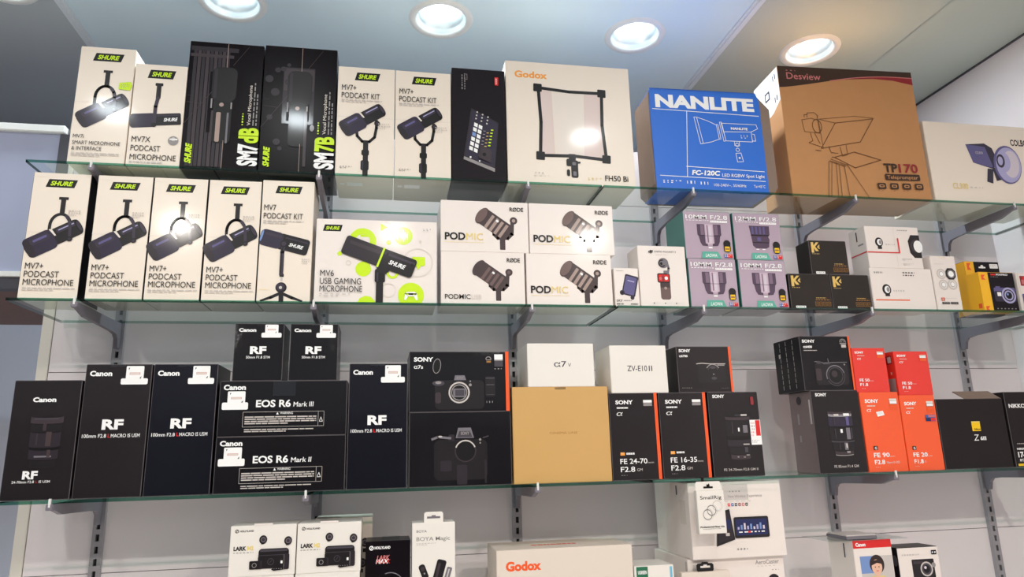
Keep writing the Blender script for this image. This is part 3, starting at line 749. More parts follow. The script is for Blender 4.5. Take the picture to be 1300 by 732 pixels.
def laowa(label, x, z, mm, w=.1205, h=.1165):
    b = carton('lens_box', label, 'box', x, w, h, z, .105, 'mauve_card', group='lilac lens cartons', sides=dict(left='teal_card', right='teal_card', top='teal_card'))
    a = A(b)
    if mm == '10':
        a.rect('mauvelight', .445, .275, .60, .70); a.rect('mauvemid', .475, .29, .50, .66); a.rect('lilac', .515, .32, .565, .66); a.line('mauvedark', [(.42, .52), (.62, .52)], .008)
        for sg in (-1, 1):
            P = lambda q, t: (.522+sg*q, t)
            a.poly('mauvedark', [P(.095, .275), P(.25, .275), P(.25, .50), P(.225, .52), P(.20, .66), P(.16, .73), P(.05, .74), P(.05, .69), P(.095, .68)])
            a.poly('mauvemid', [P(.11, .29), P(.18, .29), P(.18, .50), P(.11, .50)]); a.line('dusk', [P(.095, .515), P(.235, .515)], .01)
        a.rect('white', .48, .755, .56, .785)
    else:
        a.poly('mauvedark', [(.33, .27), (.76, .27), (.755, .46), (.72, .50), (.745, .56), (.72, .72), (.66, .755), (.44, .755), (.38, .70), (.36, .50)])
        for u in (.38, .46, .54, .62): a.rect('violet', u, .29, u+.04, .45)
        a.line('black', [(.36, .475), (.73, .475)], .02); a.line('black', [(.385, .63), (.72, .63)], .012); a.rect('violet', .48, .52, .56, .6); a.rect('white', .44, .765, .5, .785); a.rect('white', .57, .765, .63, .785)
    a.out('product_picture')
    a = A(b); a.text('white', mm+'MM F/2.8', .05, .165, .085, u1=.93, bold=.015); a.bars('white', .06, .19, .53, .215, 1, 3); a.rect('white', .56, .19, .92, .235, .001); a.bars('mauvelight', .58, .2, .9, .225, 1, 3); a.out('title_text')
    a = A(b); a.poly('teal', [(.335, .855), (.665, .855), (.73, 1.0), (.315, 1.0)]); a.text('white', 'LAOWA', .40, .965, .065, u1=.64, bold=.03, shear=.2); a.out('logo_badge', label='teal badge with white lettering')
    a = A(b); a.rect('black', .80, .64, .94, .86, .006); a.ell('black', .87, .68, .075); a.rect('yellow', .82, .74, .92, .84, .001); a.rect('oldgold', .83, .77, .91, .81); a.rect('blue', .79, .90, .86, .975); a.rect('red', .86, .90, .965, .975); a.bars('white', .80, .91, .95, .97, 2, 2); a.out('award_badge', label='small black and gold badge over a flag')
    return b
laowa('lilac wide-angle lens carton, lower left of the block of four', .7465, Z2, '10', .1195)
laowa('lilac wide-angle lens carton, lower right of the block of four', .873, Z2, '10')
laowa('lilac wide-angle lens carton with a slotted lens picture, upper left of the block of four', .7445, Z2+.1165, '10')
laowa('lilac lens carton with a solid dark lens and a different number, upper right of four', .8715, Z2+.1165, '12', .1225)

def adapter_box(label, x, z, w):
    b = carton('filter_box', label, 'box', x, w, .085, z, .055, 'brown_black', group='black cartons with gold emblem')
    a = A(b)
    for q in ([(.06, .06), (.125, .06), (.125, .16), (.20, .06), (.27, .06), (.165, .19), (.25, .32), (.17, .32), (.125, .23), (.125, .37), (.06, .37)], [(.215, .20), (.28, .12), (.28, .18), (.25, .21), (.28, .215), (.28, .26), (.245, .24)]): a.poly('gold', q)
    a.bars('gold', .07, .395, .27, .415, 1, 3, .8); a.out('emblem', label='gold emblem')
    a = A(b); a.bars('gold', .62, .68, .85, .705, 1, 3, .9); a.bars('oldgold', .60, .735, .95, .76, 1, 5, .9)
    for i in range(4): u = .585+i*.097; a.line('oldgold', [(u, .81), (u+.075, .81), (u+.075, .92), (u, .92)], .008, True); a.line('oldgold', [(u+.02, .89), (u+.035, .84), (u+.055, .89)], .007)
    a.out('fine_print', label='gold small print and icons')
    a = A(b); a.rect('white', .10, .925, .34, 1.0, .001); a.bars('black', .12, .94, .32, .985, 1, 4); a.out('price_sticker', label='white price sticker')
    return b
adapter_box('black carton with gold emblem, bottom left of the three', .993, Z2, .108)
adapter_box('black carton with gold emblem, bottom right of the three', 1.101, Z2, .104)
adapter_box('black carton with gold emblem sitting on top of two others', 1.054, Z2+.085, .101)

def ring_icon(a, u, t, r):
    a.ell('ink', u, t, r, r*1.1); a.ell('white', u+.12*r, t, r*.62, r*.75); a.ell('grey', u+.3*r, t, r*.35, r*.5); a.rect('ink', u-.5*r, t+r*1.4, u+.55*r, t+r*2.3, .001)
b = carton('lens_kit_box', 'white carton with small ring icon and long orange line, under the red-lined one', 'box', 1.2445, .172, .104, Z2, .075, 'white_card')
a = A(b); ring_icon(a, .235, .52, .07); a.bars('pale', .34, .53, .52, .58, 1, 3, .8); a.rect('orangeline', .04, .755, .58, .785); a.out('product_picture')
a = A(b); a.bars('ink', .07, .09, .21, .135, 1, 4, .9); a.bars('ink', .53, .09, .72, .12, 1, 5, .9); a.bars('soft_ink', .53, .155, .72, .185, 1, 8, .9); a.out('title_text')
b = carton('lens_kit_box', 'white carton with black octagonal lens and red line, stacked beside black emblem cartons', 'box', 1.237, .151, .108, Z2+.104, .062, 'white_card')
a = A(b); a.poly('ink', [(.84, .19), (1.0, .19), (1.0, .74), (.86, .74), (.79, .62), (.775, .34)]); a.ring('dusk2', .93, .46, .115, .085); a.ell('white', .955, .465, .085, .105); a.poly('ink', [(.845, .215), (.93, .2), (.9, .26), (.83, .33)])
ring_icon(a, .235, .385, .072); a.bars('pale', .35, .42, .52, .455, 1, 2, .9); a.rect('faint', .525, .02, .53, .98); a.out('product_picture')
a = A(b); a.rect('red', 0, .615, .60, .64); a.rect('red', .575, .28, .60, .64); a.out('red_line', label='red corner line')
a = A(b); a.bars('grey', .60, .075, .80, .1, 1, 3, .9); a.bars('grey', .62, .77, .80, .8, 1, 3); a.bars('pale', .62, .88, .82, .93, 2, 4); a.ring('pale', .645, .79, .02, .014); a.ring('pale', .645, .905, .02, .014); a.out('fine_print')
m = MB(); X0 = -.151/2-.0004
m.face([(X0, .001, .040), (X0, .061, .040), (X0, .061, .043), (X0, .001, .043)], 'red'); m.face([(X0, .030, .075), (X0, .034, .075), (X0, .034, .10), (X0, .030, .10)], 'ink'); m.face([(X0, .01, .062), (X0, .03, .062), (X0, .03, .066), (X0, .01, .066)], 'grey'); m.build('side_print', b['root'], fix=False)
b = carton('lens_kit_box', 'narrow upright white carton with four round lenses, left of the yellow carton', 'box', 1.369, .071, .139, Z2, .05, 'white_card')
a = A(b)
for u, t, mm in ((.36, .335, 'pale'), (.34+.04, .535, 'pale'), (.74, .525, 'pale')): a.ell(mm, u, t, .19); a.ell('faint', u, t, .15); a.ell('white', u+.02, t, .09); a.ring('grey', u, t, .09, .075)
a.push(.72, .335, b['w'], 0); a.poly('ink', [(-.1, .21), (.1, .21), (.2, .1), (.2, -.1), (.1, -.2), (-.1, -.2), (-.19, -.1), (-.19, .1)]); a.ell('white', .02, 0, .11); a.ring('grey', .02, 0, .15, .125); a.pop(); a.out('product_picture')
a = A(b); a.line('redorange', [(.2, .78), (.31, .78), (.31, .82), (.2, .82)], .03, True); a.bars('pale', .35, .78, .8, .795, 1, 3); a.rect('ink', .19, .85, .49, .89, .001); a.rect('ink', .53, .85, .83, .89, .001); a.bars('white', .23, .862, .46, .878, 1, 3); a.bars('white', .57, .862, .8, .878, 1, 4); a.bars('pale', .12, .15, .5, .165, 1, 5); a.bars('goldpale', .35, .03, .6, .045, 1, 5); a.out('fine_print')

def film_mark(a, u, t, w_, mm='orange'):
    a.poly(mm, [(u, t), (u+w_, t), (u+w_*.45, t+w_*.55), (u+w_, t+w_*1.1), (u, t+w_*1.1)])
b = carton('camera_box', 'black and yellow hanging carton standing behind the yellow compact camera carton', 'box', 1.532, .105, .142, Z2, .045, 'matte_black', y=.062, sides=dict(left='yellow_card'))
a = A(b); a.rect('yellow_card', 0, 0, .27, 1); film_mark(a, .07, .03, .12, 'redorange'); a.out('yellow_band', label='yellow band')
a = A(b); a.rect('white', .40, .095, .60, .125, .002); a.ell('white', .50, .095, .045); a.out('hang_hole', label='white hang hole')
a = A(b); a.rect('white', .72, .04, .96, .125, .002); a.bars('pale', .75, .06, .93, .11, 2, 3); a.out('price_sticker', label='white price sticker')
b = carton('camera_box', 'yellow sided carton with a violet compact camera, near the right wall', 'box', 1.517, .103, .1, Z2, .042, 'matte_black', sides=dict(left='yellow_card', top='yellow_card', bottom='yellow_card'))
a = A(b); a.rect('yellow_card', 0, 0, .265, 1); film_mark(a, .07, .07, .12, 'redorange'); film_mark(a, .06, .88, .12, 'redorange'); a.out('yellow_band', label='yellow band')
a = A(b); a.rect('violet', .36, .40, .97, .76, .004); a.rect('violetdark', .36, .49, .97, .76, .004); a.rect('violet', .42, .365, .55, .41, .001); a.rect('white', .44, .52, .55, .62, .001); a.ell('violetpale', .76, .60, .20); a.ell('violetdark', .76, .60, .155); a.ell('violetpale', .76, .60, .125); a.ell('black', .76, .60, .09); a.ell('softblue', .73, .57, .03)
for i in range(6): a.rect('grey', .36+i*.1, .93, .40+i*.1, .955)
a.out('product_picture')
a = A(b); a.rect('red', .33, .045, .47, .085); a.text('white', 'PIXPRO', .49, .085, .04, u1=.82, bold=.03); a.bars('pale', .33, .12, .55, .14, 1, 4); a.out('title_text')
m = MB(); X0 = -.103/2-.0004; m.face([(X0, .004, .008), (X0, .014, .008), (X0, .014, .02), (X0, .004, .02)], 'redorange'); m.build('side_print', b['root'], fix=False)
b = carton('camera_box', 'white carton with a crimson print, half cut off at the right picture edge', 'box', 1.6255, .099, .1, Z2, .06, 'white_card')
a = A(b); a.rect('deepred', .10, .08, .32, .34, .002); a.rect('red', .18, .10, .42, .26, .002); a.rect('pink', .14, .18, .24, .30); a.rect('violet', .08, .55, .9, .9, .003); a.rect('faint', .04, 0, .055, 1); a.out('product_picture')

# ------------------------------------------------------------------ third shelf
def lens_picture(b, bands, lights):
    """a lens standing upright: rounded bands (half width, top, bottom, ink) about a centre line, then bright glints"""
    a = A(b); cu = .55
    for hw, t0, t1, c in bands:
        pts = [(cu-hw, t0), (cu-hw, t1)]+[(cu-hw*math.cos(R(q)), t1+.012*math.sin(R(q))) for q in range(15, 180, 15)]+[(cu+hw, t1), (cu+hw, t0)]+[(cu+hw*math.cos(R(q)), t0+.012*math.sin(R(q))) for q in range(15, 180, 15)]
        a.poly(c, pts)
    for u, t0, t1, wd, c in lights: a.rect(c, u, t0, u+wd, t1, .0004)
    a.out('product_picture')
def rf_big(label, x, navy, group='black macro lens cartons'):
    b = carton('lens_box', label, 'box', x, .1185, .25, Z3, .115, navy, group=group)
    a = A(b); a.text('white', 'Canon', .065, .09, .036, u1=.40, bold=.045); a.out('logo_print')
    a = A(b); a.text('white', 'RF', .325, .495, .068, u1=.645, bold=.045)
    a.text('white', '100mm F2.8', .05, .558, .026, u1=.405, bold=.02); a.text('red', 'L', .43, .558, .026, bold=.02); a.text('white', 'MACRO IS USM', .475, .558, .026, u1=.905, bold=.02); a.out('title_text')
    security_sticker(b, .61, .88, .015, .135, .54, .95, .158)
    m = MB(); m.box((-.016, -.0006, .245), (.012, .0, .2502), 'clear_film'); m.build('tape_seal', b['root'])
    return b
b = carton('lens_box', 'shorter glossy black zoom lens carton at the left end of the third shelf', 'box', -.634, .1165, .22, Z3, .115, 'film_charcoal', y=.014)
a = A(b); a.text('white', 'Canon', .30, .185, .036, u1=.645, bold=.045); a.out('logo_print')
lens_picture(b, [(.24, .31, .36, 'dusk2'), (.23, .37, .43, 'ink'), (.225, .44, .56, 'dusk'), (.22, .565, .58, 'black'), (.215, .585, .66, 'dusk'), (.19, .67, .73, 'ink')],
    [(.36, .325, .335, .36, 'dimsteel'), (.50, .37, .43, .05, 'dusk2'), (.56, .44, .56, .08, 'mochadark'), (.42, .45, .55, .02, 'dusk2'), (.42, .638, .652, .25, 'steel'), (.60, .59, .65, .05, 'mochadark')])
a = A(b); a.text('white', 'RF', .29, .825, .06, u1=.51, bold=.045); a.text('white', '24-70mm F2.8', .15, .86, .020, u1=.47, bold=.02); a.text('red', 'L', .495, .86, .02); a.text('white', 'IS USM', .54, .86, .02, u1=.70, bold=.02); a.out('title_text')
rb = rf_big('tall black macro lens carton under the first wall upright, charcoal in tone', -.511, 'film_charcoal')
rf_big('tall navy black macro lens carton left of the two warning-panel camera cartons', -.389, 'film_navy')
rf_big('tall navy black macro lens carton right of the two warning-panel camera cartons', -.0155, 'film_navy')
def r6(label, z, h, mark):
    b = carton('camera_box', label, 'box', -.201, .246, h, z, .15, 'film_black', group='shrink-wrapped camera cartons with warning panel')
    a = A(b); a.text('white', 'Canon', .03, .16, .085, u1=.20, bold=.045); a.out('logo_print')
    a = A(b); a.text('white', 'EOS R6', .285, .475, .12, u1=.555, bold=.03); a.text('white', 'Mark '+mark, .575, .475, .085, u1=.735, bold=.01, shear=.08); a.out('title_text')
    a = A(b); a.line('pale', [(.19, .565), (.82, .565), (.82, .83), (.19, .83)], .0025, True); a.poly('white', [(.445, .615), (.465, .615), (.455, .57)]); a.text('white', 'WARNING', .475, .61, .04, u1=.575, bold=.02)
    a.bars('pale', .205, .645, .76, .80, 4, 5, .55, .006); a.bars('pale', .205, .87, .74, .94, 2, 8, .5, .006); a.line('pale', [(.775, .565), (.775, .83)], .0025); a.line('white', [(.785, .75), (.797, .67), (.81, .75)], .004, True); a.out('warning_panel', label='white outlined warning text panel')
    security_sticker(b, .065, .20, .19, .44, .025, .225, .52)
    m = MB(); m.box((-.022, -.0006, h*.72), (.022, 0, h+.0003), 'clear_film'); m.build('tape_seal', b['root'])
    return b
r6('wide black camera carton with warning panel, lower of the stacked pair', Z3, .107, 'II')
r6('wide black camera carton with warning panel, upper of the stacked pair', Z3+.107, .109, 'III')
def rf50(label, x):
    b = carton('lens_box', label, 'box', x, .0955, .1165, Z3+.216, .09, 'film_black', group='small black lens cartons on the camera cartons')
    a = A(b); a.text('white', 'Canon', .08, .145, .055, u1=.43, bold=.045); a.out('logo_print')
    a = A(b); a.text('white', 'RF', .325, .53, .12, u1=.655, bold=.045); a.text('white', '50mm F1.8 STM', .255, .615, .042, u1=.735, bold=.02); a.out('title_text')
    security_sticker(b, .61, .88, .02, .2, .54, .95, .25)
    m = MB(); m.box((-.006, -.0006, .112), (.010, 0, .1168), 'clear_film'); m.build('tape_seal', b['root'])
rf50('small black lens carton, left of the pair on top of the warning-panel cartons', -.255)
rf50('small black lens carton, right of the pair on top of the warning-panel cartons', -.147)

def sony(b, u0, u1, t, cap):
    a = A(b); a.text('white', 'SONY', u0, t, cap, u1=u1, bold=.04); a.out('logo_print')
b = carton('camera_box', 'plain dark camera carton with only a faint camera body, beneath the lens-ring carton', 'box', .1535, .2115, .149, Z3, .14, 'film_black')
a = A(b)
a.rect('ink', .24, .38, .76, .92, .012); a.poly('steel', [(.45, .36), (.475, .22), (.60, .22), (.63, .36)]); a.poly('dimsteel', [(.465, .35), (.485, .265), (.59, .265), (.615, .35)]); a.text('grey', 'SONY', .50, .315, .04, u1=.585, bold=.03); a.rect('dusk', .38, .31, .44, .40, .002); a.line('steel', [(.22, .37), (.28, .34), (.40, .36)], .022); a.ell('pale', .30, .335, .02, .008)
a.ring('pale', .545, .535, .105, .092, 20, 160); a.ring('dusk2', .545, .535, .105, .095, 160, 380); a.ell('black', .545, .535, .09); a.rect('dusk', .30, .66, .41, .80, .003); a.rect('dusk', .46, .72, .56, .98, .003); a.rect('dusk', .73, .66, .75, .97); a.ell('grey', .69, .385, .012); a.ell('grey', .69, .43, .008); a.line('dimsteel', [(.72, .36), (.77, .34)], .012)
a.out('product_picture')
b = carton('camera_box', 'black camera carton with silver lens mount ring and red right strip', 'box', .153, .2125, .126, Z3+.149, .14, 'film_black')
sony(b, .045, .235, .165, .065)
a = A(b); a.text('white', 'α7s', .045, .285, .055, u1=.135, bold=.02); a.out('title_text')
a = A(b); a.rect('ink', .25, .48, .74, .96, .01); a.poly('steel', [(.44, .48), (.45, .40), (.545, .40), (.56, .48)]); a.text('grey', 'SONY', .465, .455, .03, u1=.535); a.ell('pale', .49, .685, .105); a.ell('black', .49, .685, .09); a.rect('steel', .43, .62, .55, .76, .002); a.rect('dimsteel', .45, .64, .54, .74, .001); a.ring('grey', .49, .685, .08, .07)
a.ell('dimsteel', .285, .53, .06, .025); a.ell('grey', .285, .52, .03, .014); a.rect('dusk2', .255, .68, .31, .86, .004); a.ell('grey', .60, .56, .014); a.ell('grey', .60, .50, .008); a.rect('ink', .75, .42, .85, .76, .004); a.rect('dimsteel', .755, .44, .845, .46); a.rect('dimsteel', .76, .55, .84, .57); a.rect('dimsteel', .76, .72, .84, .73); a.bars('grey', .76, .83, .84, .87, 1, 3, .8); a.out('product_picture')
a = A(b); a.push(.27, .245, b['w'], 0); a.ell('grey', 0, 0, .04, .075, rot=-8); a.ell('black', 0, 0, .034, .068, rot=-8); a.pop(); a.out('oval_seal', label='dark oval seal')
a = A(b); a.ring('grey', .785, .135, .03, .022, 0, 180); a.rect('grey', .762, .135, .81, .15); a.rect('oldgold', .765, .16, .81, .19); a.rect('grey', .845, .05, .93, .26); a.rect('white', .845, .05, .93, .14); a.rect('dimsteel', .845, .16, .93, .26); a.bars('pale', .845, .29, .93, .31, 1, 2); a.out('corner_icons')
a = A(b); a.rect('redorange', .955, 0, .99, 1); a.out('edge_strip', label='red edge strip')

b = carton('camera_box', 'large square mustard gold carton with tiny centred lettering', 'box', .369, .2115, .199, Z3, .15, 'gold_card')
a = A(b); a.text('oldgold', 'CINEMA LINE', .375, .50, .022, u1=.66, sx=1.2); a.out('title_text')
m = MB(); m.box((-.012, -.0005, .193), (.012, 0, .1992), 'clear_film'); m.build('tape_seal', b['root'])
b = carton('camera_box', 'plain white camera carton resting on the gold carton', 'box', .373, .1485, .094, Z3+.199, .12, 'bright_card')
a = A(b); a.text('soft_ink', 'α7', .395, .545, .13, u1=.58, bold=.005); a.text('soft_ink', 'V', .605, .545, .085, u1=.65); a.out('title_text')
def gm(label, x, num):
    b = carton('lens_box', label, 'box', x, .1105, .184, Z3, .11, 'film_charcoal', group='black lens cartons with orange edge')
    sony(b, .13, .49, .13, .042)
    a = A(b); a.bars('white', .15, .165, .38, .185, 1, 3, .9, .005); a.text('white', 'α', .14, .265, .05, u1=.27, shear=.15)
    a.text('white', 'FE '+num, .16, .815, .056, u1=.71, bold=.01); a.text('pale', 'mm', .72, .815, .02, u1=.84); a.text('white', 'F2.8', .16, .905, .056, u1=.45, bold=.01); a.text('pale', 'GM', .49, .90, .03, u1=.6); a.bars('grey', .17, .94, .3, .955, 1, 2); a.out('title_text')
    a = A(b); a.rect('orange', .17, .685, .26, .72); a.bars('white', .19, .692, .24, .712, 1, 2); a.bars('white', .29, .69, .46, .715, 1, 3, .9, .005); a.out('series_badge', label='small orange badge')
    a = A(b); a.rect('grey', .70, .085, .88, .155); a.rect('white', .70, .085, .88, .115); a.out('corner_icons')
    a = A(b); a.rect('redorange', .925, 0, .99, 1); a.out('edge_strip', label='orange edge strip')
gm('black zoom lens carton with orange edge, against the gold carton', .532, '24-70')
gm('black zoom lens carton with orange edge, second to the right of the gold carton', .646, '16-35')
b = carton('lens_box', 'black lens carton with a lens photo and a red and white sticker on its edge', 'box', .767, .1205, .184, Z3, .11, 'film_charcoal')
sony(b, .09, .33, .07, .036)
lens_picture(b, [(.25, .24, .29, 'black'), (.245, .295, .33, 'dusk2'), (.25, .335, .52, 'ink'), (.25, .53, .56, 'black'), (.235, .565, .64, 'dusk'), (.21, .65, .73, 'ink'), (.19, .74, .79, 'dusk2')],
    [(.62, .27, .29, .12, 'pale'), (.50, .275, .285, .12, 'dimsteel'), (.54, .43, .475, .03, 'white'), (.64, .40, .49, .09, 'steel'), (.42, .36, .50, .02, 'dusk2'), (.62, .62, .632, .12, 'pale'), (.64, .66, .72, .06, 'dimsteel'), (.66, .745, .76, .06, 'grey'), (.48, .765, .78, .03, 'grey'), (.60, .77, .782, .04, 'grey')])
a = A(b); a.rect('deepred', .84, .06, .90, .16, .003); a.out('red_mark', label='dark red mark')
a = A(b); a.text('pale', 'FE 24-70mm F2.8 GM II', .19, .93, .026, u1=.86, bold=.01); a.out('title_text')
a = A(b); a.rect('white', .78, .34, .99, .635, .001); a.rect('red', .89, .345, .98, .53); a.bars('grey', .80, .58, .95, .62, 2, 4); a.bars('red', .80, .37, .87, .55, 5, 5); a.out('price_sticker', label='red and white sticker')
b = carton('camera_box', 'plain white camera carton on the orange-edged lens cartons, beside a black one', 'box', .55, .1315, .105, Z3+.184, .11, 'bright_card')
a = A(b); a.text('soft_ink', 'ZV-E10', .295, .545, .115, u1=.645, bold=.005); a.text('soft_ink', 'II', .675, .545, .115, u1=.735); a.out('title_text')
b = carton('camera_box', 'small black camera carton with orange right edge, on top of the black lens cartons', 'box', .706, .1305, .103, Z3+.184, .10, 'film_charcoal')
sony(b, .045, .26, .125, .06)
a = A(b); a.text('white', 'α6700', .045, .235, .045, u1=.2, bold=.03); a.bars('grey', .06, .90, .25, .92, 1, 3); a.bars('grey', .78, .91, .93, .925, 1, 4); a.out('title_text')
a = A(b); a.rect('ink', .36, .40, .88, .80, .006); a.line('pale', [(.35, .385), (.45, .37), (.60, .385), (.88, .385)], .014); a.line('grey', [(.74, .415), (.86, .415)], .02); a.ring('grey', .645, .56, .135, .12, 30, 150); a.ring('dimsteel', .645, .56, .10, .09, 20, 160); a.ell('dimsteel', .645, .47, .05, .02); a.rect('grey', .64, .60, .665, .625); a.ell('dimsteel', .655, .70, .05, .025); a.out('product_picture')
a = A(b); a.rect('redorange', .955, 0, .995, 1); a.out('edge_strip', label='orange edge strip')
b = carton('lens_box', 'black lens carton with a silver-banded lens photo, left of the orange cartons', 'box', 1.021, .1215, .185, Z3, .09, 'film_charcoal', sides=dict(left='film_brown'))
sony(b, .09, .33, .07, .036)
lens_picture(b, [(.25, .255, .30, 'dusk2'), (.245, .285, .315, 'silver_ink'), (.25, .32, .43, 'violetdark'), (.245, .435, .45, 'black'), (.25, .455, .60, 'ink'), (.24, .61, .625, 'dimsteel'), (.22, .63, .73, 'ink'), (.19, .735, .77, 'dusk2'), (.185, .775, .785, 'grey')],
    [(.62, .285, .315, .12, 'white'), (.42, .29, .315, .1, 'pale'), (.66, .325, .43, .06, 'violet'), (.40, .33, .43, .03, 'dusk2'), (.52, .475, .52, .045, 'white'), (.64, .46, .60, .08, 'steel'), (.74, .46, .59, .02, 'dimsteel'), (.40, .47, .59, .02, 'dusk2'), (.57, .64, .725, .07, 'steel'), (.60, .65, .70, .03, 'pale'), (.46, .64, .72, .02, 'dusk2'), (.60, .74, .765, .07, 'grey')])
a = A(b); a.text('pale', 'FE 85mm F1.4 GM', .30, .935, .03, u1=.80, bold=.01); a.out('title_text')
m = MB(); X0 = -.1215/2-.0004
m.face([(X0, .006, .11), (X0, .012, .11), (X0, .012, .165), (X0, .006, .165)], 'pale'); m.face([(X0, .055, .07), (X0, .062, .07), (X0, .062, .085), (X0, .055, .085)], 'grey'); m.face([(X0, .055, .11), (X0, .062, .11), (X0, .062, .135), (X0, .055, .135)], 'grey')
m.face([(X0, .05+.01*math.cos(R(q)), .165+.01*math.sin(R(q))) for q in range(0, 360, 30)], 'dusk'); m.build('side_print', b['root'], fix=False)
b = carton('camera_box', 'black camera carton with red right edge, on top of the silver-banded lens carton', 'box', 1.012, .1285, .127, Z3+.185, .112, 'film_black')
sony(b, .05, .31, .12, .05)
a = A(b); a.text('white', 'α6400', .065, .22, .04, u1=.24, bold=.04); a.bars('pale', .065, .26, .33, .275, 1, 3, .9, .004); a.out('title_text')
a = A(b); a.rect('ink', .24, .50, .90, .90, .008); a.line('steel', [(.25, .475), (.34, .47), (.42, .50), (.62, .49), (.90, .485)], .012); a.ell('dimsteel', .335, .49, .05, .025); a.line('steel', [(.52, .42), (.53, .48)], .012); a.rect('dimsteel', .42, .51, .56, .525); a.ring('steel', .64, .73, .19, .17, 15, 200); a.ring('dimsteel', .64, .73, .15, .135); a.ell('black', .64, .73, .12); a.ell('dusk2', .62, .70, .06); a.ring('dimsteel', .64, .73, .19, .175, 210, 375); a.rect('dusk2', .25, .6, .36, .82, .004); a.ell('grey', .84, .53, .015); a.out('product_picture')
a = A(b); a.ring('grey', .865, .115, .065, .05, 0, 180); a.ring('grey', .865, .115, .035, .025, 0, 180); a.rect('grey', .80, .125, .93, .15); a.rect('pale', .825, .16, .92, .215); a.out('corner_icons')
a = A(b); a.rect('redorange', .965, 0, 1.0, 1); a.out('edge_strip', label='red edge strip')
m = MB(); X0 = -.1285/2-.0004
for y in (.03, .058, .084):
    for i in range(9): m.face([(X0, y, .008+i*.013), (X0, y+.0016, .008+i*.013), (X0, y+.0016, .018+i*.013), (X0, y, .018+i*.013)], 'pale')
m.face([(X0, .085, .085), (X0, .092, .085), (X0, .092, .095), (X0, .085, .095)], 'pale'); m.build('side_print', b['root'], fix=False)

def fe(label, x, w, h, z, l1, l2, card, big):
    b = carton('lens_box', label, 'box', x, w, h, z, .10, card, group='orange and red lens cartons')
    sony(b, .12, .47, .135, .042) if big else sony(b, .09, .36, .125, .045)
    a = A(b); a.bars('faint', .16, .17, .37, .185, 1, 3, .9, .005); a.text('white', 'α', .14, .25 if big else .27, .042 if big else .05, u1=.26, shear=.15)
    if big: a.text('white', l1, .16, .82, .052, u1=.56 if len(l1) < 6 else .56, bold=.02); a.text('faint', 'mm', .57, .82, .018, u1=.69); a.text('white', l2[0], .16, .905, .05, u1=.42, bold=.02); a.text('faint', l2[1], .46, .9, .026, u1=.46+.03*len(l2[1]), bold=.01); a.bars('faint', .17, .94, .3, .955, 1, 3)
    else: a.text('white', l1, .13, .76, .06, u1=.42, bold=.02); a.text('faint', 'mm', .43, .755, .022, u1=.54); a.text('white', l2[0], .13, .86, .06, u1=.36, bold=.02); a.bars('faint', .16, .91, .28, .93, 1, 3)
    a.out('title_text')
    a = A(b); a.rect('grey', .745, .085, .935, .155); a.rect('warmwhite', .745, .085, .935, .11); a.rect('white', .75, .115, .93, .15); a.rect('redorange', .745, .16, .935, .225); a.out('corner_icons', label='small grey corner tag')
    return b
b = fe('bright orange lens carton with slanted white sticker, left of the orange pair', 1.135, .1015, .18, Z3, 'FE 90', ('F2.8', 'Macro G OSS'), 'orange_card', True)
a = A(b); a.rect('black', .18, .68, .28, .73, .001); a.text('white', 'G', .205, .722, .03, bold=.02); a.out('series_badge')
a = A(b); a.poly('white', [(.36, .255), (.54, .24), (.57, .295), (.39, .315)]); a.bars('grey', .40, .265, .53, .29, 2, 3); a.out('price_sticker', label='slanted white sticker')
b = fe('bright orange lens carton with small blue and red sticker, right of the orange pair', 1.2345, .0935, .172, Z3, 'FE 20', ('F1.8', 'G'), 'orange_card', True)
a = A(b); a.rect('black', .16, .68, .26, .73, .001); a.text('white', 'G', .185, .722, .03, bold=.02); a.out('series_badge')
a = A(b); a.rect('blue', .66, .27, .94, .355, .001); a.rect('navyink', .66, .31, .80, .355); a.rect('pink', .74, .275, .93, .30); a.rect('red', .80, .31, .93, .35); a.out('flag_sticker', label='blue and red sticker')
fe('scarlet lens carton on top of the orange carton with slanted sticker', 1.1235, .0885, .104, Z3+.18, 'FE 50', ('F1.8', ''), 'scarlet_card', False)
b = fe('scarlet lens carton on top of the orange carton with blue and red sticker', 1.236, .0925, .104, Z3+.172, 'FE 50', ('F1.8', ''), 'scarlet_card', False)
m = MB(); X0 = -.0925/2-.0004
for y0, y1, z0, z1, c in ((.005, .03, .006, .04, 'grey'), (.008, .03, .075, .095, 'deepred'), (.010, .022, .078, .092, 'pale'), (.012, .016, .05, .056, 'pale')): m.face([(X0, y0, z0), (X0, y1, z0), (X0, y1, z1), (X0, y0, z1)], c); X0 -= .0002
m.build('side_print', b['root'], fix=False)

b = carton('camera_box', 'open-topped black carton with small yellow square, near the right end of the third shelf', 'box', 1.376, .1845, .162, Z3, .13, 'nik_black')
a = A(b); a.rect('yellow', .475, .33, .60, .47); a.rect('goldpale', .475, .33, .60, .345); a.text('ink', 'Nikon', .50, .455, .025, u1=.595, bold=.03, shear=.2); a.out('logo_badge', label='yellow square badge')
a = A(b); a.text('white', 'Z', .475, .605, .085, u1=.555, shear=.15); a.text('white', '6III', .57, .60, .05, u1=.655, bold=.03); a.out('title_text')
m = MB(); m.prism([(0, .162), (.002, .162), (.034, .180), (.033, .182)], -.012, .0925-.003, 'brown_card', axis='x'); m.build('open_flap', b['root'])['label'] = 'raised brown cardboard flap'
b = carton('lens_box', 'black lens carton with white lettering, cut off at the right end of the third shelf', 'box', 1.527, .104, .177, Z3, .115, 'nik_black')
a = A(b); a.text('white', 'NIKKOR', .08, .215, .05, u1=.62, bold=.03); a.text('white', 'Z', .72, .215, .06, u1=.86); a.out('logo_print')
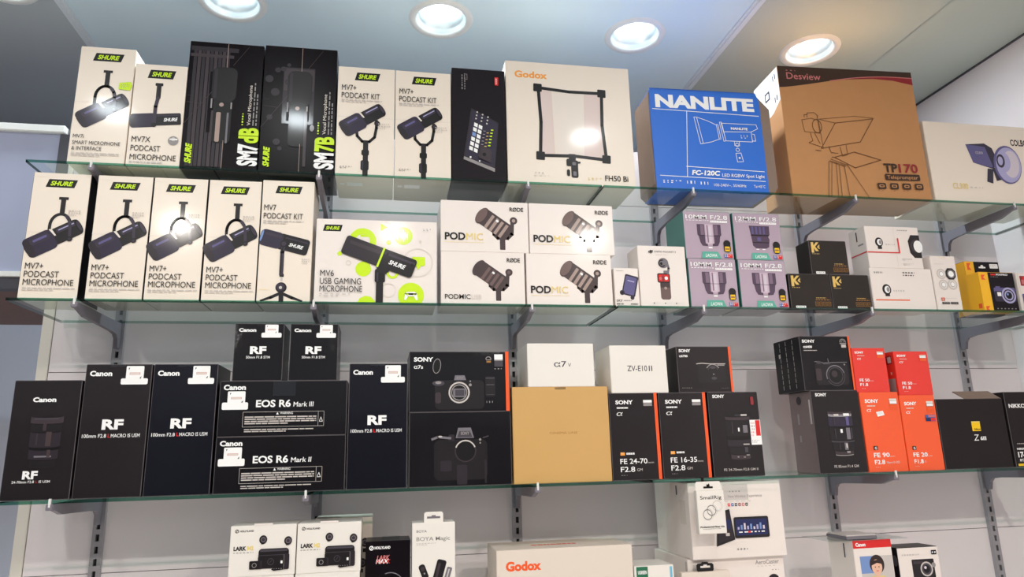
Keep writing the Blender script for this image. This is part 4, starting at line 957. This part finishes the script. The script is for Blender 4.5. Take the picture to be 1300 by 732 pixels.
a = A(b); a.bars('pale', .12, .69, .42, .71, 1, 3); a.text('white', 'NIKKOR Z', .09, .775, .025, u1=.5, bold=.03); a.text('white', '17-28', .09, .87, .065, u1=.45, bold=.04); a.text('white', 'f/2.8', .11, .925, .03, u1=.36, bold=.02); a.rect('yellow', .05, .955, .95, .985); a.out('title_text')

# ------------------------------------------------------------------ lowest shelf
def clip_bud(a, u, t, r):
    a.ell('ink', u, t, r, r*1.1); a.ell('dusk2', u+.005, t, r*.8, r*.85); a.ring('steel', u, t, r*.6, r*.45); a.rect('ink', u-r*.5, t+r*.9, u+r*.2, t+r*1.5)
def lark(label, x, z):
    b = carton('wireless_microphone_box', label, 'box', x, .1205, .0915, z, .085, 'bright_card', group='white wireless microphone cartons')
    a = A(b); a.ring('ink', .095, .105, .028, .018); a.line('ink', [(.085, .125), (.105, .085)], .008); a.text('soft_ink', 'HOLLYLAND', .14, .125, .035, u1=.35, bold=.03); a.out('logo_print')
    a = A(b); a.text('ink', 'LARK', .06, .485, .075, u1=.25, bold=.04); a.text('goldpale', 'M2', .265, .485, .075, u1=.36, bold=.04); a.bars('grey', .06, .525, .36, .54, 1, 3, .9); a.out('title_text')
    a = A(b); clip_bud(a, .50, .29, .06); clip_bud(a, .88, .33, .06)
    a.rect('ink', .44, .47, .90, .72, .006); a.rect('dimsteel', .46, .49, .88, .53, .002); a.rect('ink', .435, .60, .90, .86, .004); a.line('dimsteel', [(.435, .60), (.90, .60)], .007); a.ring('dimsteel', .63, .73, .05, .042); a.line('dimsteel', [(.615, .75), (.645, .70)], .007)
    a.rect('dusk', .31, .70, .50, .865, .002); a.rect('ink', .315, .71, .47, .855, .002); a.ring('grey', .385, .785, .035, .027); a.rect('dusk', .83, .58, .91, .89, .003); a.line('grey', [(.83, .60), (.83, .88)], .005); a.rect('white', .78, .715, .81, .77); a.poly('ink', [(.64, .88), (.70, .84), (.86, .85), (.85, .89), (.68, .91)]); a.bars('grey', .68, .865, .84, .885, 1, 3)
    a.out('product_picture')
    m = MB(); m.box((-.018, .0, .0912), (.016, .0012, .0945), 'white_card', .0003); m.build('lid_tab', b['root'])
    return b['root']
l0 = lark('white wireless microphone carton with picture, upper left of the stack', -.226, Z4+.0918)
copy_thing(l0, (-.1035, FRONT, Z4+.0918), 'white wireless microphone carton with picture, upper right of the stack')
for k in (0, 1):
    copy_thing(l0, (-.2275, FRONT, Z4+.0004-k*.0918), ('white wireless microphone carton at the bottom picture edge, lower left of the stack', 'white wireless microphone carton lowest at the left of the stack')[k])
    copy_thing(l0, (-.1045, FRONT, Z4+.0004-k*.0918), ('white wireless microphone carton at the bottom picture edge, lower right of the stack', 'white wireless microphone carton lowest at the right of the stack')[k])
for o in list(C.objects):
    if o.name.startswith('lid_tab') and o.parent and o.parent.location.z-EYE < Z4+.01 and o.parent['group' if 'group' in o.parent else 'label'] == 'white wireless microphone cartons': bpy.data.objects.remove(o)
b = carton('wireless_microphone_box', 'pale grey-green carton half hidden behind the white wireless microphone cartons', 'box', -.083, .118, .182, Z4, .085, 'cream_card', y=.118)
a = A(b); clip_bud(a, .88, .28, .07); clip_bud(a, .84, .50, .07); a.bars('grey', .1, .1, .4, .13, 1, 2); a.out('product_picture')
b = carton('wireless_microphone_box', 'low black carton with white logo and red white lettering, on the lowest shelf', 'box', .009, .0865, .144, Z4, .075, 'photo_black')
a = A(b); a.ring('white', .13, .085, .05, .03); a.line('white', [(.115, .10), (.145, .07)], .015); a.text('white', 'HOLLYLAND', .2, .10, .032, u1=.55, bold=.04); a.out('logo_print')
a = A(b); a.text('pink', 'LARK', .25, .24, .055, u1=.54, bold=.03, shear=.2); a.text('white', 'MAX', .23, .285, .05, u1=.52, bold=.04, shear=.2); a.text('red', 'MAX', .24, .287, .05, u1=.56, shear=.2); a.out('title_text')
a = A(b); a.rect('dusk', .3, .52, .95, 1.0, .01); a.ring('steel', .55, .60, .33, .31, 40, 110); a.ell('dusk2', .55, .62, .3, .12); a.out('product_picture')
m = MB(); m.box((-.012, .012, .1442), (.022, .0132, .152), 'clear_sheet'); m.build('lid_tab', b['root'])
b = carton('wireless_microphone_box', 'tall white hang-tab carton with a black clip microphone, on the lowest shelf', 'box', .098, .085, .175, Z4, .05, 'bright_card')
a = A(b); a.text('grey', 'BOYA', .10, .105, .025, u1=.34, bold=.02); a.out('logo_print')
a = A(b); a.text('grey', 'BOYA Magic', .10, .195, .04, u1=.88, bold=.005); a.bars('pale', .10, .22, .55, .25, 2, 3); a.out('title_text')
a = A(b); a.push(.27, .52, b['w'], 22); a.rect('ink', -.08, -.18, .07, .16, .06); a.ell('dusk2', 0, .06, .05); a.ell('grey', 0, -.05, .02); a.pop()
a.push(.56, .78, b['w'], -14); a.rect('ink', -.16, -.7, .06, .78, .05); a.rect('dusk2', -.12, -.6, -.06, .7, .02); a.rect('steel', .10, -.7, .22, .66, .03); a.rect('pale', .14, -.65, .17, .62, .01); a.ell('grey', -.03, .35, .03); a.ell('grey', -.03, .1, .03); a.pop(); a.out('product_picture')
m = MB(); pr = [(-.019, .175), (.019, .175), (.019, .192), (.016, .195), (-.016, .195), (-.019, .192)]; m.prism(pr, .002, .0032, 'bright_card'); m.build('hang_tab', b['root'])
m = MB(); m.box((-.013, .0014, .1825), (.013, .0019, .1862), 'steel', .0003); m.box((-.004, .0013, .185), (.004, .0018, .1885), 'steel', .0003); m.build('hang_hole', b['root'])
b = carton('softbox_box', 'long low cream carton with orange lettering on front and lid, lowest shelf', 'box', .366, .285, .115, Z4, .13, 'cream_card')
a = A(b); a.text('redorange', 'Godox', .065, .34, .14, u1=.32, bold=.045); a.out('logo_print', label='orange lettering')
m = MB(); rn = random.Random(2); x = -.06
while x < .03: l = rn.uniform(.005, .012); m.face([(x, .05, .1154), (x+l, .05, .1154), (x+l, .062, .1154), (x, .062, .1154)], 'redorange'); x += l+.002
m.build('lid_print', b['root'], fix=False)
b = carton('accessory_box', 'low white carton with a dark green tag, right of the long cream carton', 'box', .554, .086, .071, Z4, .08, 'bright_card')
a = A(b); a.rect('green', .05, .02, .34, .36, .001); a.text('white', 'UGREEN', .09, .22, .09, u1=.31, bold=.03); a.rect('cyan', .9, .05, .96, 1); a.out('logo_badge', label='dark green tag')
b = carton('audio_mixer_box', 'white carton with pale grey lettering, beneath the large white tablet-picture carton', 'box', .748, .222, .075, Z4, .19, 'white_card', y=.03)
a = A(b); a.text('grey', 'AeroCaster', .70, .22, .11, u1=.95, bold=.01); a.bars('pale', .72, .27, .93, .3, 1, 3); a.bars('grey', .87, .38, .95, .42, 1, 2); a.rect('pale', .05, .14, .13, .32); a.text('grey', 'Brand', .15, .32, .14, u1=.24); a.rect('cyan', .28, .62, .99, 1, .002); a.ell('ink', .88, .68, .06); a.rect('ink', .80, .7, .95, 1, .01); a.out('product_picture')
m = MB(); X0 = -.111-.0004
m.face([(X0, .004, .01), (X0, .012, .01), (X0, .012, .07), (X0, .004, .07)], 'pale'); m.build('side_print', b['root'], fix=False)
b = carton('monitor_box', 'large white carton picturing two black touch screens, under the third shelf', 'box', .754, .217, .157, Z4+.0752, .195, 'white_card', y=.018)
a = A(b); a.rect('pale', .37, .035, .64, .245); a.bars('grey', .44, .12, .58, .14, 1, 3, .9); a.out('grey_label', label='grey translucent label')
a = A(b); a.text('grey', 'New Wireless', .42, .21, .035, u1=.61); a.text('grey', 'Experience', .63, .21, .035, u1=.79); 
for i, c in enumerate(('red', 'blue', 'violetdark', 'deepred', 'pink', 'ink')): u = .41+i*.038; a.rect(c, u, .285, u+.026, .325, .001); a.rect('white', u+.008, .298, u+.018, .312)
a.bars('grey', .47, .875, .58, .90, 1, 5, .9); a.bars('pale', .38, .255, .68, .268, 1, 5); a.out('title_text')
a = A(b); a.poly('ink', [(.29, .40), (.42, .36), (.455, .76), (.255, .84)]); a.poly('dusk', [(.30, .42), (.41, .39), (.44, .74), (.275, .80)]); a.rect('navyink', .33, .5, .42, .62); a.rect('pale', .36, .67, .40, .71)
a.rect('ink', .455, .47, .83, .745, .004); a.rect('navyink', .475, .50, .81, .71, .002)
for i in range(9): a.rect(('violetpale', 'softblue', 'lilac')[i % 3], .49+i*.034, .60-.012*(i*7 % 5), .51+i*.034, .635)
a.bars('white', .50, .66, .78, .69, 1, 6); a.rect('red', .60, .655, .625, .68); a.out('product_picture', label='two black touch screens')
m = MB(); X0 = -.1085-.0004; m.face([(X0, .06, .13), (X0, .066, .13), (X0, .066, .15), (X0, .06, .15)], 'soft_ink'); m.face([(X0, .02, .07), (X0, .05, .07), (X0, .05, .12), (X0, .02, .12)], 'faint'); m.build('side_print', b['root'], fix=False)
b = carton('accessory_box', 'small cream carton with black hang tab at the bottom picture edge', 'box', .668, .108, .053, Z4, .016, 'cream_card')
m = MB(); m.prism([(.0-.017, .0535), (.017, .0535), (.019, .057), (.019, .066), (.016, .069), (.008, .0695), (.006, .072), (-.006, .072), (-.008, .0695), (-.016, .069), (-.019, .066), (-.019, .057)], .001, .0025, 'black'); m.build('hang_tab', b['root'])['label'] = 'black hang tab'
m = MB(); m.box((-.011, .0004, .0605), (.011, .0009, .0645), 'white_card', .0003); m.box((-.004, .0003, .064), (.004, .0008, .067), 'white_card', .0003); m.build('hang_hole', b['root'])

# the filter kit hanging from a hook on the shelf edge
hz = Z3-.006
b = carton('filter_kit_box', 'white hang-tab carton with three overlapping rings, hung from the third shelf edge', 'box', .6735, .0615, .086, -.1775, .014, 'bright_card', y=-.0295)
a = A(b); a.text('ink', 'SmallRig', .12, .20, .08, u1=.90, bold=.015); a.out('logo_print')
a = A(b)
for u, t, c in ((.72, .36, 'pale'), (.50, .46, 'soft_ink'), (.35, .555, 'soft_ink')): a.ring(c, u, t, .165, .15); a.ring('pale', u+.02, t, .19, .182)
a.out('product_picture'); a = A(b); a.text('ink', 'Professional Filter Kit', .05, .855, .034, u1=.92, bold=.03); a.bars('grey', .14, .88, .8, .9, 1, 3); a.out('title_text')
m = MB(); m.prism([(-.030, .0862), (.0285, .0862), (.0275, .099), (.025, .1045), (-.027, .1045), (-.030, .1)], .004, .0052, 'bright_card'); m.build('hang_tab', b['root'])
m = MB(); m.box((-.012, .0034, .0905), (.009, .0039, .0945), 'black', .0004); m.box((-.005, .0033, .0935), (.002, .0038, .0985), 'black', .0004); m.bm.verts.ensure_lookup_table(); m.build('hang_hole', b['root'])
r = empty('shelf_hook', (.672, 0, Z3)); tag(r, 'small black wire hook gripping the third shelf edge above the hanging carton', 'hook')
m = MB(); m.box((-.003, -.0016, -.0085), (.003, -.0002, .0015), 'black', .0003); m.box((-.003, -.0016, .0002), (.003, .008, .0015), 'black', .0003); m.build('clip', r)
m = MB(); m.box((-.001, -.030, -.0165), (.001, -.0016, -.0145), 'black', .0003); m.box((-.001, -.0018, -.0165), (.001, -.0002, -.007), 'black', .0003); m.box((-.001, -.030, -.0165), (.001, -.0285, -.010), 'black', .0003); m.build('prong', r)

# printer carton under a sheet, and the compact camera carton
b = carton('printer_box', 'grey-white carton with red band and a printed portrait, under a clear sheet', 'box', 1.065, .0945, .0985, Z4, .09, 'white_card')
a = A(b); a.rect('red', 0, 0, 1, .17); a.text('white', 'Canon', .07, .125, .07, u1=.33, bold=.045); a.out('brand_band', label='red band with white lettering')
a = A(b); a.rect('pale', .14, .34, .98, 1.0); a.rect('softblue', .14, .34, .55, .7); a.ell('hair', .56, .52, .19, .21); a.ell('skin', .55, .58, .135, .17); a.poly('hair', [(.41, .54), (.45, .44), (.60, .42), (.70, .52), (.56, .49)]); a.ell('hair', .505, .575, .014); a.ell('hair', .60, .575, .014); a.line('red', [(.525, .655), (.58, .655)], .015); a.poly('goldpale', [(.18, 1.0), (.25, .85), (.42, .76), (.70, .76), (.86, .88), (.9, 1.0)]); a.rect('skin', .49, .70, .61, .78); a.poly('oldgold', [(.16, .86), (.26, .80), (.28, .88), (.18, .95)]); a.out('portrait_print', label='printed portrait of a dark-haired person')
m = MB(); X0 = -.0945/2-.0004; m.face([(X0, .03, .06), (X0, .034, .06), (X0, .034, .09), (X0, .03, .09)], 'soft_ink')
for i in range(4): m.face([(X0, .006+i*.007, .006), (X0, .011+i*.007, .006), (X0, .011+i*.007, .012), (X0, .006+i*.007, .012)], 'ink')
m.build('side_print', b['root'], fix=False)
o = MB(); o.box((.962, .004, Z4+.099), (1.15, .115, Z4+.1006), 'clear_sheet'); o = shift(o.build('plastic_sheet')); tag(o, 'thin clear sheet lying on the carton with the printed portrait', 'sheet')
o = MB(); o.box((1.005, .012, Z4+.101), (1.082, .085, Z4+.1075), 'steel', .001); o.box((1.007, .014, Z4+.1075), (1.080, .083, Z4+.1105), 'pale', .0008); o = shift(o.build('flat_case')); tag(o, 'flat grey case lying on the clear sheet', 'case')
b = carton('camera_box', 'white carton with a black compact camera and dark blue side, lowest shelf right', 'box', 1.177, .1035, .078, Z4, .06, 'white_card', y=.012, sides=dict(left='photo_black', top='photo_black'))
a = A(b); a.rect('ink', .32, .33, .86, .86, .002); a.rect('dusk2', .36, .38, .6, .45, .001); a.ell('pale', .66, .60, .15); a.ell('dimsteel', .66, .60, .12); a.ell('black', .66, .60, .08); a.ell('grey', .84, .5, .05); a.ell('lilac', .63, .56, .03); a.out('product_picture')
a = A(b); a.bars('pale', .10, .18, .52, .22, 1, 3, .9); a.rect('ink', .82, .10, .95, .22, .001); a.rect('white', .84, .14, .87, .18); a.rect('white', .90, .14, .93, .18); a.bars('grey', .36, .90, .8, .93, 1, 3); a.out('title_text')
m = MB(); X0 = -.1035/2-.0004; m.face([(X0, .04, 0.001), (X0, .058, .001), (X0, .058, .077), (X0, .04, .077)], 'softblue'); m.face([(X0, .010+.009*math.cos(R(q)), .05+.012*math.sin(R(q))) for q in range(0, 360, 30)], 'dimsteel'); m.build('side_print', b['root'], fix=False)
